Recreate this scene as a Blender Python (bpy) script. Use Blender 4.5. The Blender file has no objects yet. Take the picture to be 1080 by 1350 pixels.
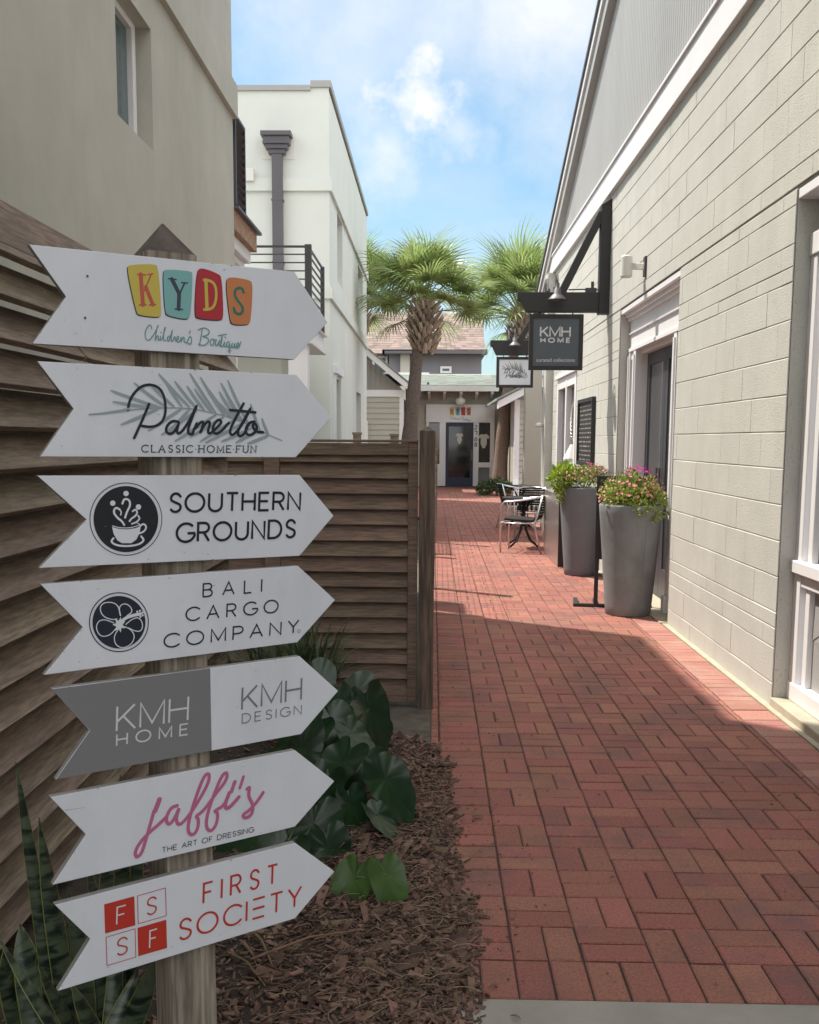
import bpy, math, random
from mathutils import Vector, Matrix
R_ = math.radians
rnd = random.Random(7)
scene = bpy.context.scene
col = scene.collection

# ------------------------------------------------------------------ camera, sky, sun, exposure
PF, PCX, PCY, PVX, PVY, ROLL, EYE = 1300., 540., 735., 571., 580., .006, 1.5
_d = Vector(((PVX - PCX) / PF, -(PVY - PCY) / PF, 1.)).normalized()
_u = Vector((ROLL, 1., -(ROLL * _d.x + _d.y) / _d.z)).normalized()
_r = _u.cross(_d)
if _r.x < 0: _r = -_r
CAMP = Vector((0, 0, EYE))
cam_d = bpy.data.cameras.new('camera'); cam = bpy.data.objects.new('camera', cam_d); col.objects.link(cam)
cam_d.sensor_fit = 'HORIZONTAL'; cam_d.sensor_width = 36.; cam_d.lens = 36. * PF / 1080.
cam_d.shift_y = (PCY - 675.) / 1080.
cam_d.clip_end = 2000.; cam_d.clip_start = .05
cam.matrix_world = Matrix(((_r.x, _r.y, -_r.z, 0), (_d.x, _d.y, -_d.z, 0), (_u.x, _u.y, -_u.z, EYE), (0, 0, 0, 1)))
scene.camera = cam

def ray(u, v):
    c = Vector(((u - PCX) / PF, -(v - PCY) / PF, 1.))
    return Vector((c.dot(_r), c.dot(_d), c.dot(_u)))
def on_axis(u, v, ax, val):
    r = ray(u, v); return CAMP + r * ((val - CAMP[ax]) / r[ax])
def gp(u, v, z=0.): return on_axis(u, v, 2, z)
def xp(u, v, X): return on_axis(u, v, 0, X)
def yp(u, v, Y): return on_axis(u, v, 1, Y)

SUN_AZ = 57.      # light travels toward (sin, -cos) of this angle
SUN_EL = 60.
sx, sy, sz = math.sin(R_(SUN_AZ)) * math.cos(R_(SUN_EL)), -math.cos(R_(SUN_AZ)) * math.cos(R_(SUN_EL)), -math.sin(R_(SUN_EL))
sun_d = bpy.data.lights.new('sun', 'SUN'); sun_d.energy = 3.7; sun_d.angle = R_(.55); sun_d.color = (1., .925, .82)
sun = bpy.data.objects.new('sun', sun_d); col.objects.link(sun)
sun.rotation_euler = Vector((sx, sy, sz)).to_track_quat('-Z', 'Y').to_euler(); sun.location = (0, 0, 30)

world = bpy.data.worlds.new('World'); scene.world = world; world.use_nodes = True
wn, wl = world.node_tree.nodes, world.node_tree.links
wn.clear()
def wnode(t, **k):
    n = wn.new(t)
    for a, b in k.items(): setattr(n, a, b)
    return n
out = wnode('ShaderNodeOutputWorld'); bg = wnode('ShaderNodeBackground'); bg.inputs['Strength'].default_value = .15
wl.new(bg.outputs[0], out.inputs[0])
sky = wnode('ShaderNodeTexSky', sky_type='NISHITA'); sky.sun_disc = False
sky.sun_elevation = R_(SUN_EL); sky.sun_rotation = math.atan2(-sx, -sy)
sky.air_density = 1.; sky.dust_density = 1.2; sky.ozone_density = 1.2
tc = wnode('ShaderNodeTexCoord')
def wmath(op, a, b=None, clamp=False):
    n = wnode('ShaderNodeMath', operation=op); n.use_clamp = clamp
    for i, x in enumerate((a, b)):
        if x is None: continue
        if isinstance(x, (int, float)): n.inputs[i].default_value = x
        else: wl.new(x, n.inputs[i])
    return n.outputs[0]
def wnoise(scale, detail, rough, stretch=(1, 1, 1), off=(0, 0, 0)):
    m = wnode('ShaderNodeMapping'); m.inputs['Scale'].default_value = stretch; m.inputs['Location'].default_value = off
    wl.new(tc.outputs['Generated'], m.inputs[0])
    n = wnode('ShaderNodeTexNoise'); n.inputs['Scale'].default_value = scale; n.inputs['Detail'].default_value = detail; n.inputs['Roughness'].default_value = rough
    wl.new(m.outputs[0], n.inputs['Vector']); return n
SKY_TINT, SKY_HAZE, SKY_CLOUD, SKY_FILL = (.46, .63, .65, 1), (2.4, 2.8, 2.95, 1), (3.8, 3.82, 3.85, 1), (8., 8., 8.1, 1)
warp = wnoise(9, 6, .62); warp2 = wnoise(30, 5, .6, off=(3, 1, 2))
def blob(u, v, rad, soft):
    d = ray(u, v).normalized()
    vm = wnode('ShaderNodeVectorMath', operation='DISTANCE'); wl.new(tc.outputs['Generated'], vm.inputs[0]); vm.inputs[1].default_value = d
    a = wmath('MULTIPLY_ADD', warp.outputs[0], .16); 
    a.node.inputs[2].default_value = -.08
    b = wmath('MULTIPLY_ADD', warp2.outputs[0], .07); b.node.inputs[2].default_value = -.035
    dd = wmath('ADD', wmath('ADD', vm.outputs['Value'], a), b)
    return wmath('DIVIDE', wmath('SUBTRACT', rad, dd), soft, clamp=True)
cl = None
for (u, v, rad, soft, amt) in ((560, 130, .052, .045, 1.), (505, 195, .062, .085, .8), (600, 172, .05, .06, .6), (648, 178, .042, .06, .5), (520, 228, .06, .11, .55), (735, 140, .09, .12, .65), (480, 8, .15, .16, .65), (600, 8, .12, .13, .65), (720, 5, .14, .13, .85), (400, -15, .12, .13, .6)):
    b = wmath('MULTIPLY', blob(u, v, rad, soft), amt)
    cl = b if cl is None else wmath('MAXIMUM', cl, b)
wisp = wnoise(3.2, 8, .62, (1.0, 1.0, 2.6), (1.3, .4, .2))
w1 = wmath('MULTIPLY', wmath('SUBTRACT', wisp.outputs[0], .42, ), 2.1, clamp=True)
cl = wmath('MAXIMUM', cl, wmath('MULTIPLY', w1, .45))
sep = wnode('ShaderNodeSeparateXYZ'); wl.new(tc.outputs['Generated'], sep.inputs[0])
hz = wmath("MULTIPLY", wmath("SUBTRACT", .30, sep.outputs[2]), 1.6, clamp=True)
hz = wmath('ADD', wmath('MULTIPLY', hz, .7), .10)
def wmix(f, a, b, mode='MIX'):
    n = wnode('ShaderNodeMixRGB', blend_type=mode)
    for i, x in enumerate((f, a, b)):
        if isinstance(x, (int, float)): n.inputs[i].default_value = x
        elif isinstance(x, tuple): n.inputs[i].default_value = x
        else: wl.new(x, n.inputs[i])
    return n.outputs[0]
blue = wmix(1., sky.outputs[0], SKY_TINT, 'MULTIPLY')
c1_ = wmix(hz, blue, SKY_HAZE)
c2_ = wmix(cl, c1_, SKY_CLOUD)
# cloud glow added out of view, overhead and behind the viewer, to brighten shade
fill_glow = wmath('MAXIMUM', wmath('MULTIPLY', wmath('SUBTRACT', sep.outputs[2], .52), 5., clamp=True), wmath('MULTIPLY', wmath('SUBTRACT', .30, sep.outputs[1]), 3., clamp=True))
fill_glow = wmath('MULTIPLY', fill_glow, wmath('MULTIPLY', wnoise(2.2, 6, .6, off=(.7, .2, 0)).outputs[0], 1.7, clamp=True))
wl.new(wmix(fill_glow, c2_, SKY_FILL), bg.inputs[0])

scene.view_settings.view_transform = 'Standard'; scene.view_settings.look = 'None'
scene.view_settings.exposure = .9; scene.view_settings.gamma = 1.
try:
    scene.cycles.max_bounces = 6; scene.cycles.transparent_max_bounces = 6; scene.cycles.use_denoising = True
except Exception: pass

# ------------------------------------------------------------------ materials
MATS = {}
def srgb(r, g, b):
    f = lambda c: (c / 255 / 12.92) if c / 255 <= .04045 else ((c / 255 + .055) / 1.055) ** 2.4
    return (f(r), f(g), f(b), 1)
def mat(name, base, rough=.6, var=.0, vscale=8., stretch=(1, 1, 1), bump=0., bscale=60., bstretch=(1, 1, 1), island=0., metal=0., spec=.5, dark=None, dscale=1.5, damt=0., coat=0., transl=0., bdist=.002, pores=0., pscale=70.):
    """base colour varied by noise, by a second dirt noise and by island; bumped by a third noise"""
    if name in MATS: return MATS[name]
    m = bpy.data.materials.new(name); m.use_nodes = True
    n, l = m.node_tree.nodes, m.node_tree.links
    p = n['Principled BSDF']; p.inputs['Roughness'].default_value = rough; p.inputs['Metallic'].default_value = metal
    p.inputs['Specular IOR Level'].default_value = spec
    if coat: p.inputs['Coat Weight'].default_value = coat; p.inputs['Coat Roughness'].default_value = .08
    base = tuple(base[:3]) + (1,)
    t = n.new('ShaderNodeTexCoord')
    cur = None
    def nz(scale, stretch, det=6, rg=.6):
        mp = n.new('ShaderNodeMapping'); mp.inputs['Scale'].default_value = stretch; l.new(t.outputs['Object'], mp.inputs[0])
        x = n.new('ShaderNodeTexNoise'); x.inputs['Scale'].default_value = scale; x.inputs['Detail'].default_value = det; x.inputs['Roughness'].default_value = rg
        l.new(mp.outputs[0], x.inputs['Vector']); return x
    hsv = n.new('ShaderNodeHueSaturation'); hsv.inputs['Color'].default_value = base
    val = None
    if var:
        x = nz(vscale, stretch); mr = n.new('ShaderNodeMapRange'); lo, hi = (.37, .63) if name.endswith('wood') else (.25, .75); mr.inputs[1].default_value = lo; mr.inputs[2].default_value = hi
        mr.inputs[3].default_value = 1 - var; mr.inputs[4].default_value = 1 + var; l.new(x.outputs[0], mr.inputs[0]); val = mr.outputs[0]
    if island:
        g = n.new('ShaderNodeNewGeometry'); mr = n.new('ShaderNodeMapRange'); mr.inputs[3].default_value = 1 - island; mr.inputs[4].default_value = 1 + island
        l.new(g.outputs['Random Per Island'], mr.inputs[0])
        if val is None: val = mr.outputs[0]
        else:
            mm = n.new('ShaderNodeMath'); mm.operation = 'MULTIPLY'; l.new(val, mm.inputs[0]); l.new(mr.outputs[0], mm.inputs[1]); val = mm.outputs[0]
        mh = n.new('ShaderNodeMapRange'); mh.inputs[3].default_value = .5 - .02 * min(1, island * 4); mh.inputs[4].default_value = .5 + .02 * min(1, island * 4)
        ml = n.new('ShaderNodeMath'); ml.operation = 'FRACT'; mk = n.new('ShaderNodeMath'); mk.operation = 'MULTIPLY'; mk.inputs[1].default_value = 7.31
        l.new(g.outputs['Random Per Island'], mk.inputs[0]); l.new(mk.outputs[0], ml.inputs[0]); l.new(ml.outputs[0], mh.inputs[0]); l.new(mh.outputs[0], hsv.inputs['Hue'])
    if val is not None: l.new(val, hsv.inputs['Value'])
    cur = hsv.outputs[0]
    if damt:
        x = nz(dscale, stretch if stretch != (1, 1, 1) else (1, 1, .45), 7, .65); mr = n.new('ShaderNodeMapRange'); mr.inputs[1].default_value = .48; mr.inputs[2].default_value = .72
        mr.inputs[3].default_value = 0; mr.inputs[4].default_value = damt; l.new(x.outputs[0], mr.inputs[0])
        mx = n.new('ShaderNodeMixRGB'); l.new(mr.outputs[0], mx.inputs[0]); l.new(cur, mx.inputs[1]); mx.inputs[2].default_value = tuple((dark or tuple(c * .5 for c in base[:3]))[:3]) + (1,)
        cur = mx.outputs[0]
    if pores:
        x = nz(pscale, (1, 1, 1), 3, .5); mr = n.new('ShaderNodeMapRange'); mr.inputs[1].default_value = .62; mr.inputs[2].default_value = .70; mr.inputs[3].default_value = 0; mr.inputs[4].default_value = pores; l.new(x.outputs[0], mr.inputs[0])
        mx = n.new('ShaderNodeMixRGB'); l.new(mr.outputs[0], mx.inputs[0]); l.new(cur, mx.inputs[1]); mx.inputs[2].default_value = tuple(c * .45 for c in base[:3]) + (1,); cur = mx.outputs[0]
    l.new(cur, p.inputs['Base Color'])
    if bump:
        x = nz(bscale, bstretch, 5, .6); bp = n.new('ShaderNodeBump'); bp.inputs['Strength'].default_value = bump; bp.inputs['Distance'].default_value = bdist
        l.new(x.outputs[0], bp.inputs['Height']); l.new(bp.outputs[0], p.inputs['Normal'])
    if transl:
        tr = n.new('ShaderNodeBsdfTranslucent'); l.new(cur, tr.inputs[0]); mx = n.new('ShaderNodeMixShader'); mx.inputs[0].default_value = transl
        l.new(p.outputs[0], mx.inputs[1]); l.new(tr.outputs[0], mx.inputs[2]); l.new(mx.outputs[0], n['Material Output'].inputs[0])
    MATS[name] = m; return m
M = {}
def D(k, *a, **kw): M[k] = mat(k, *a, **kw)
D('stucco_beige', (.51, .50, .44), .9, .10, 1.6, bump=1., bscale=260, bdist=.004, dark=(.34, .33, .28), dscale=.9, damt=.5, pores=.3, pscale=130)
D('stucco_pale', (.66, .685, .63), .9, .04, 1., bump=.6, bscale=240, dark=(.5, .52, .47), dscale=.6, damt=.25)
D('cmu_paint', (.515, .512, .468), .75, .06, 3., bump=1., bscale=95, bdist=.004, dark=(.41, .402, .36), dscale=2.6, damt=.4, pores=.4, pscale=55, island=.015)
D('siding_metal', (.36, .355, .345), .55, .05, 6., stretch=(1, 1, .1), bump=.1, dark=(.29, .285, .28), damt=.5)
D('white_paint', (.76, .75, .76), .5, .03, 3., bump=.1, bscale=60, dark=(.6, .59, .58), dscale=3, damt=.2)
D('board_white', (.71, .74, .81), .36, .03, 5., bump=.15, bscale=170, dark=(.50, .51, .53), dscale=5, damt=.32)
D('board_edge', (.25, .24, .23), .7, .2, 30., bump=.3)
D('post_wood', (.262, .226, .182), .85, .48, 14., stretch=(6, 6, .35), bump=.8, bscale=40, bstretch=(5, 5, .25), dark=(.13, .10, .075), dscale=5, damt=.5)
D('post_end', (.085, .07, .06), .9, .45, 30., bump=.8, bscale=60)
D('slat_wood', (.205, .158, .118), .8, .30, 17., stretch=(5, .5, 6), bump=.7, bscale=30, bstretch=(4, .35, 6), island=.16, dark=(.095, .072, .054), dscale=2.4, damt=.6)
D('gate_wood', (.185, .13, .094), .8, .30, 17., stretch=(.5, 5, 6), bump=.7, bscale=30, bstretch=(.35, 4, 6), island=.16, dark=(.075, .053, .04), dscale=2.4, damt=.55)
D('fence_post_wood', (.135, .097, .072), .8, .45, 9., stretch=(6, 6, .4), bump=.8, bscale=30, bstretch=(5, 5, .25), dark=(.07, .05, .04), dscale=3, damt=.5)
D('fascia_wood', (.36, .225, .15), .8, .3, 12., stretch=(6, .6, 6), bump=.5, bscale=30, bstretch=(4, .35, 6))
D('dark_metal', (.045, .043, .047), .45, .1, 4., bump=.05)
D('bronze_metal', (.105, .098, .112), .5, .06, 3., bump=.05)
D('sign_black', (.022, .022, .024), .55, .1, 6., bump=.1)
D('sign_slate', (.085, .105, .125), .5, .06, 8., bump=.1)
D('galvanised', (.13, .13, .135), .5, .15, 10., metal=.4, bump=.1)
D('aluminium', (.72, .71, .70), .28, .05, 20., metal=.9)
D('steel_brushed', (.52, .49, .47), .3, .1, 6., stretch=(3, 3, .3), metal=.85, bump=.1, bscale=40, bstretch=(1, 1, 20))
D('black_mesh', (.022, .023, .024), .75, .1, 20., bump=.3, bscale=300, spec=.2)
D('glass_dark', (.012, .015, .017), .05, spec=.7)
D('glass_teal', (.075, .12, .125), .12, .12, 2., spec=.7)
D('glass_grey', (.05, .055, .06), .06, .3, 2., spec=.8)
D('door_dark', (.05, .052, .06), .4, .1, 4.)
D('door_navy', (.02, .028, .075), .35, .1, 4.)
D('pot_grey', (.21, .225, .225), .72, .16, 5., bump=.35, bscale=40, dark=(.13, .13, .13), dscale=4, damt=.95)
D('pot_slate', (.165, .175, .195), .65, .12, 4., bump=.25, bscale=40, dark=(.11, .118, .13), dscale=3, damt=.5)
D('soil', (.035, .025, .018), .95, .3, 20., bump=1., bscale=60, bdist=.01)
D('sand_soil', (.13, .115, .09), .95, .35, 14., bump=1., bscale=90, bdist=.01, dark=(.055, .04, .03), dscale=5, damt=.8)
D('mulch_chip', (.135, .082, .06), .9, .35, 30., bump=.4, bscale=120, island=.6)
D('brick', (.295, .118, .088), .92, .34, 110., bump=1., bscale=130, bdist=.005, island=.13, dark=(.14, .085, .082), dscale=2.4, damt=.85, pores=.6, pscale=170)
D('brick_pale', (.335, .155, .122), .9, .3, 110., bump=.75, bscale=190, island=.16, dark=(.40, .28, .23), dscale=2.5, damt=.6)
D('joint_sand', (.055, .034, .028), .95, .3, 40., bump=.5, bscale=200)
D('concrete', (.30, .28, .245), .9, .15, 6., bump=.5, bscale=180, dark=(.19, .175, .15), dscale=2.5, damt=.5)
D('mortar_sand', (.42, .37, .28), .9, .2, 10., bump=.6, bscale=90)
D('shingle_brown', (.20, .15, .13), .9, .1, 6., bump=.3, bscale=30, island=.3)
D('shingle_green', (.27, .30, .27), .9, .12, 6., bump=.3, bscale=30, island=.2)
D('lap_siding', (.42, .405, .35), .7, .04, 2., bump=.1)
D('board_batten', (.29, .285, .26), .7, .04, 2.)
D('grey_stucco', (.205, .20, .215), .9, .06, 2., bump=.3, bscale=80)
D('chimney_beige', (.46, .435, .37), .9, .06, 2., bump=.3, bscale=80)
D('leaf_gloss', (.012, .034, .014), .28, .35, 14., bump=.4, bscale=22, spec=.4, transl=.05, dark=(.035, .085, .022), damt=.4, dscale=6)
D('leaf_bright', (.055, .115, .022), .38, .35, 14., bump=.25, bscale=25, transl=.18)
D('grass_blade', (.07, .105, .048), .5, .2, 20., island=.4, transl=.15)
D('snake_edge', (.20, .21, .06), .45, .3, 20.)
D('stem_green', (.06, .10, .03), .5, .2, 20.)
D('frond', (.235, .30, .105), .38, .2, 6., island=.4, transl=.4)
D('palm_trunk', (.155, .122, .10), .95, .3, 10., stretch=(2, 2, 6), bump=1., bscale=40, bstretch=(1, 1, 3), bdist=.02, dark=(.055, .042, .035), dscale=6, damt=.7)
D('palm_trunk_tan', (.235, .17, .135), .95, .3, 10., stretch=(2, 2, 6), bump=1., bscale=40, bstretch=(1, 1, 3), bdist=.02, dark=(.12, .075, .06), dscale=6, damt=.7)
D('boot', (.33, .25, .19), .95, .3, 10., bump=.6, bscale=40, island=.4)
D('flower_leaf', (.30, .36, .085), .5, .2, 30., island=.45, transl=.3)
D('flower_leaf_lime', (.30, .42, .05), .5, .2, 30., island=.3, transl=.3)
D('petal_pink', (.74, .17, .30), .5, island=.35, transl=.25)
D('petal_magenta', (.52, .025, .30), .5, island=.25, transl=.25)
D('petal_coral', (.80, .33, .27), .5, island=.3, transl=.25)
D('petal_dry', (.34, .17, .13), .7, island=.4)
D('shrub_leaf', (.05, .085, .03), .5, .2, 20., island=.4, transl=.1)
D('straw', (.22, .15, .10), .8, .3, 40., island=.4)
D('dry_leaf', (.20, .125, .075), .8, .3, 40., bump=.4, island=.4)
D('plastic_white', (.68, .67, .62), .45)
D('cotton', (.60, .58, .52), .9)
D('interior', (.16, .15, .14), .9, .3, 2.)
D('ink_black', (.012, .014, .02), .6); D('ink_navy', (.014, .018, .035), .6)
D('ink_grey', (.20, .20, .215), .6); D('ink_white', (.66, .67, .70), .6)
D('ink_pink', (.50, .135, .27), .6); D('ink_red', (.50, .035, .02), .6, var=.06, vscale=30)
D('ink_teal', (.15, .30, .31), .6); D('tile_yellow', (.56, .46, .09), .6); D('tile_teal', (.20, .44, .44), .6)
D('tile_red', (.42, .03, .045), .6); D('tile_orange', (.56, .21, .085), .6); D('ink_coral', (.50, .10, .075), .6)
D('ink_slate', (.05, .055, .085), .6); D('ink_green', (.025, .17, .14), .6); D('ink_frond', (.30, .365, .375), .6)
D('grey_panel', (.205, .205, .22), .45, .03, 5.)
# snake plant: banded blades
def snake_mat():
    m = bpy.data.materials.new('snake_leaf'); m.use_nodes = True; n, l = m.node_tree.nodes, m.node_tree.links; p = n['Principled BSDF']; p.inputs['Roughness'].default_value = .38
    t = n.new('ShaderNodeTexCoord'); mp = n.new('ShaderNodeMapping'); mp.inputs['Scale'].default_value = (9, 9, 30); l.new(t.outputs['Object'], mp.inputs[0])
    x = n.new('ShaderNodeTexNoise'); x.inputs['Scale'].default_value = 1.6; x.inputs['Detail'].default_value = 4; x.inputs['Distortion'].default_value = .7; l.new(mp.outputs[0], x.inputs['Vector'])
    r = n.new('ShaderNodeValToRGB'); e = r.color_ramp.elements; e[0].position = .40; e[0].color = (.008, .018, .012, 1); e[1].position = .56; e[1].color = (.075, .10, .06, 1)
    l.new(x.outputs[0], r.inputs[0]); l.new(r.outputs[0], p.inputs['Base Color']); return m
M['snake_leaf'] = snake_mat()
def snake_edge(): pass

# ------------------------------------------------------------------ mesh helpers
class MB:
    def __init__(s): s.v = []; s.f = []; s.mi = []; s.cur = 0; s.mats = None
    def face(s, pts, mi=None):
        b = len(s.v); s.v += [tuple(p) for p in pts]; s.f.append(tuple(range(b, b + len(pts)))); s.mi.append(s.cur if mi is None else mi)
    def mesh(s, vs, fs):
        b = len(s.v); s.v += [tuple(p) for p in vs]
        for f in fs: s.f.append(tuple(b + i for i in f)); s.mi.append(s.cur)
    def box(s, x0, x1, y0, y1, z0, z1):
        s.mesh([(x0, y0, z0), (x1, y0, z0), (x1, y1, z0), (x0, y1, z0), (x0, y0, z1), (x1, y0, z1), (x1, y1, z1), (x0, y1, z1)],
               [(0, 3, 2, 1), (4, 5, 6, 7), (0, 1, 5, 4), (1, 2, 6, 5), (2, 3, 7, 6), (3, 0, 4, 7)])
    def obox(s, c, ax, ay, az):
        """box from centre and three half vectors"""
        c, ax, ay, az = map(Vector, (c, ax, ay, az))
        vs = [c + i * ax + j * ay + k * az for k in (-1, 1) for j in (-1, 1) for i in (-1, 1)]
        s.mesh(vs, [(0, 2, 3, 1), (4, 5, 7, 6), (0, 1, 5, 4), (1, 3, 7, 5), (3, 2, 6, 7), (2, 0, 4, 6)])
    def bar(s, a, b, w, h, up=(0, 0, 1)):
        a, b = Vector(a), Vector(b); d = (b - a); L = d.length; d.normalize(); up = Vector(up)
        sd = d.cross(up)
        if sd.length < 1e-4: sd = d.cross(Vector((1, 0, 0)))
        sd.normalize(); u2 = sd.cross(d)
        s.obox((a + b) / 2, d * L / 2, sd * w / 2, u2 * h / 2)
    def prism(s, pts, off):
        """polygon extruded by a vector"""
        pts = [Vector(p) for p in pts]; off = Vector(off); n = len(pts)
        s.mesh(pts + [p + off for p in pts], [tuple(range(n)), tuple(range(2 * n - 1, n - 1, -1))] + [(i + n, (i + 1) % n + n, (i + 1) % n, i) for i in range(n)])
    def tube(s, pts, r, seg=8, cap=True):
        pts = [Vector(p) for p in pts]; n = len(pts); rs = r if isinstance(r, (list, tuple)) else [r] * n
        up = None; vs = []
        for i, p in enumerate(pts):
            t = (pts[min(i + 1, n - 1)] - pts[max(i - 1, 0)]).normalized()
            if up is None: up = t.cross(Vector((0, 0, 1)) if abs(t.z) < .9 else Vector((1, 0, 0))).normalized()
            up = (up - t * up.dot(t)).normalized(); w = t.cross(up)
            for k in range(seg):
                a = 2 * math.pi * k / seg; vs.append(p + rs[i] * (math.cos(a) * up + math.sin(a) * w))
        fs = [(i * seg + k, i * seg + (k + 1) % seg, (i + 1) * seg + (k + 1) % seg, (i + 1) * seg + k) for i in range(n - 1) for k in range(seg)]
        if cap: fs += [tuple(range(seg - 1, -1, -1)), tuple((n - 1) * seg + k for k in range(seg))]
        s.mesh(vs, fs)
    def lathe(s, prof, c=(0, 0, 0), seg=32, cap=False, wob=None):
        vs = []; n = len(prof)
        for (r, z) in prof:
            for k in range(seg):
                a = 2 * math.pi * k / seg; vs.append((c[0] + r * math.cos(a), c[1] + r * math.sin(a), c[2] + z))
        fs = [(i * seg + k, i * seg + (k + 1) % seg, (i + 1) * seg + (k + 1) % seg, (i + 1) * seg + k) for i in range(n - 1) for k in range(seg)]
        if cap: fs += [tuple(range(seg - 1, -1, -1)), tuple((n - 1) * seg + k for k in range(seg))]
        s.mesh(vs, fs)
    def build(s, name, m, parent=None, bevel=0., smooth=False, loc=None):
        me = bpy.data.meshes.new(name); me.from_pydata(s.v, [], s.f); me.update()
        for x in (m if isinstance(m, (list, tuple)) else [m]): me.materials.append(x)
        if len(me.materials) > 1: me.polygons.foreach_set('material_index', s.mi)
        if smooth: me.polygons.foreach_set('use_smooth', [True] * len(me.polygons))
        o = bpy.data.objects.new(name, me); col.objects.link(o)
        if parent: o.parent = parent
        if loc: o.location = loc
        if bevel:
            b = o.modifiers.new('bevel', 'BEVEL'); b.width = bevel; b.segments = 2; b.limit_method = 'ANGLE'; b.angle_limit = R_(40)
        return o
def empty(name, loc=(0, 0, 0), rz=0.):
    o = bpy.data.objects.new(name, None); col.objects.link(o); o.location = loc; o.rotation_euler = (0, 0, rz); o.empty_display_size = .2; return o
def tag(o, label=None, cat=None, group=None, kind=None):
    if label: o['label'] = label
    if cat: o['category'] = cat
    if group: o['group'] = group
    if kind: o['kind'] = kind
    return o
def thing(name, label, cat, loc=(0, 0, 0), rz=0., group=None): return tag(empty(name, loc, rz), label, cat, group)
def copy_tree(o, parent=None):
    c = o.copy(); col.objects.link(c)
    if parent: c.parent = parent
    for ch in list(o.children): copy_tree(ch, c)
    return c
def sheet(mb, O, A, U, W, H, openings=(), depth=.1):
    """wall sheet spanned by A (unit) and U (unit) with rectangular openings (a0,a1,u0,u1) whose reveals go back by depth; normal = A x U"""
    O, A, U = Vector(O), Vector(A), Vector(U); N = A.cross(U)
    xs = sorted({0., W} | {min(max(q, 0), W) for o in openings for q in o[:2]}); ys = sorted({0., H} | {min(max(q, 0), H) for o in openings for q in o[2:4]})
    for i in range(len(xs) - 1):
        for j in range(len(ys) - 1):
            cx, cy = (xs[i] + xs[i + 1]) / 2, (ys[j] + ys[j + 1]) / 2
            if any(o[0] < cx < o[1] and o[2] < cy < o[3] for o in openings): continue
            mb.face([O + A * a + U * b for a, b in ((xs[i], ys[j]), (xs[i + 1], ys[j]), (xs[i + 1], ys[j + 1]), (xs[i], ys[j + 1]))])
    for o in openings:
        q = [(o[0], o[2]), (o[1], o[2]), (o[1], o[3]), (o[0], o[3])]
        for k in range(4):
            p0 = O + A * q[k][0] + U * q[k][1]; p1 = O + A * q[(k + 1) % 4][0] + U * q[(k + 1) % 4][1]
            mb.face([p0, p1, p1 - N * depth, p0 - N * depth])

# flat printed graphics: everything is laid out in a plane frame (origin, e1, e2, normal)
class Frame:
    def __init__(s, o, e1, e2, n): s.o, s.e1, s.e2, s.n = Vector(o), Vector(e1), Vector(e2), Vector(n)
    def at(s, a, b, k=0.): return s.o + s.e1 * a + s.e2 * b + s.n * k
    def from_px(s, u, v):
        r = ray(u, v); q = CAMP + r * ((s.o - CAMP).dot(s.n) / r.dot(s.n)) - s.o
        g11, g12, g22 = s.e1.dot(s.e1), s.e1.dot(s.e2), s.e2.dot(s.e2); b1, b2 = q.dot(s.e1), q.dot(s.e2); de = g11 * g22 - g12 * g12
        return Vector(((b1 * g22 - b2 * g12) / de, (b2 * g11 - b1 * g12) / de))
def smooth_poly(p, it=2, closed=False):
    p = [Vector(q) for q in p]
    for _ in range(it):
        n = len(p); o = [] if closed else [p[0]]
        for i in range(n if closed else n - 1):
            a, b = p[i], p[(i + 1) % n]; o += [a * .75 + b * .25, a * .25 + b * .75]
        if not closed: o.append(p[-1])
        p = o
    return p
class Ink:
    """ribbons and filled polygons lying on a Frame"""
    def __init__(s, fr): s.fr = fr; s.mb = MB(); s.k = .0008
    def poly(s, pts):
        s.k += 2e-5; s.mb.face([s.fr.at(p[0], p[1], s.k) for p in pts])
    def stroke(s, pts, w, closed=False, taper=None, rnd_end=True):
        pts = [Vector(p[:2]) for p in pts]
        q = [pts[0]]
        for p in pts[1:]:
            if (p - q[-1]).length > 1e-7: q.append(p)
        if closed and (q[0] - q[-1]).length < 1e-7: q.pop()
        pts = q; n = len(pts)
        if n < 2: return
        L, Rr = [], []
        for i in range(n):
            if closed: a, b = pts[i - 1], pts[(i + 1) % n]
            else: a, b = pts[max(i - 1, 0)], pts[min(i + 1, n - 1)]
            d1 = (pts[i] - a); d2 = (b - pts[i])
            if d1.length < 1e-9: d1 = d2
            if d2.length < 1e-9: d2 = d1
            d1 = d1.normalized(); d2 = d2.normalized(); d = d1 + d2
            if d.length < .3: d = d2
            d.normalize(); nn = Vector((-d.y, d.x)); c = max(.55, abs(nn.dot(Vector((-d1.y, d1.x)))))
            ww = (w * (taper[0] + (taper[1] - taper[0]) * i / (n - 1)) if taper else w) / 2 / c
            L.append(pts[i] + nn * ww); Rr.append(pts[i] - nn * ww)
        m = n if closed else n - 1
        for i in range(m):
            j = (i + 1) % n; s.k += 1.5e-6
            s.mb.face([s.fr.at(*L[i], s.k), s.fr.at(*Rr[i], s.k), s.fr.at(*Rr[j], s.k), s.fr.at(*L[j], s.k)])
        if rnd_end and not closed:
            for e, o in ((0, 1), (-1, -2)):
                r = w / 2 * ((taper[0] if e == 0 else taper[1]) if taper else 1)
                if r < 1e-5: continue
                d = (pts[e] - pts[o]).normalized(); a0 = math.atan2(d.y, d.x); s.k += 1.5e-6
                s.mb.face([s.fr.at(pts[e].x + r * math.cos(a0 + t), pts[e].y + r * math.sin(a0 + t), s.k) for t in [(-90 + 22.5 * i) * math.pi / 180 for i in range(9)]])
    def build(s, name, m, parent): return s.mb.build(name, m, parent)
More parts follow.
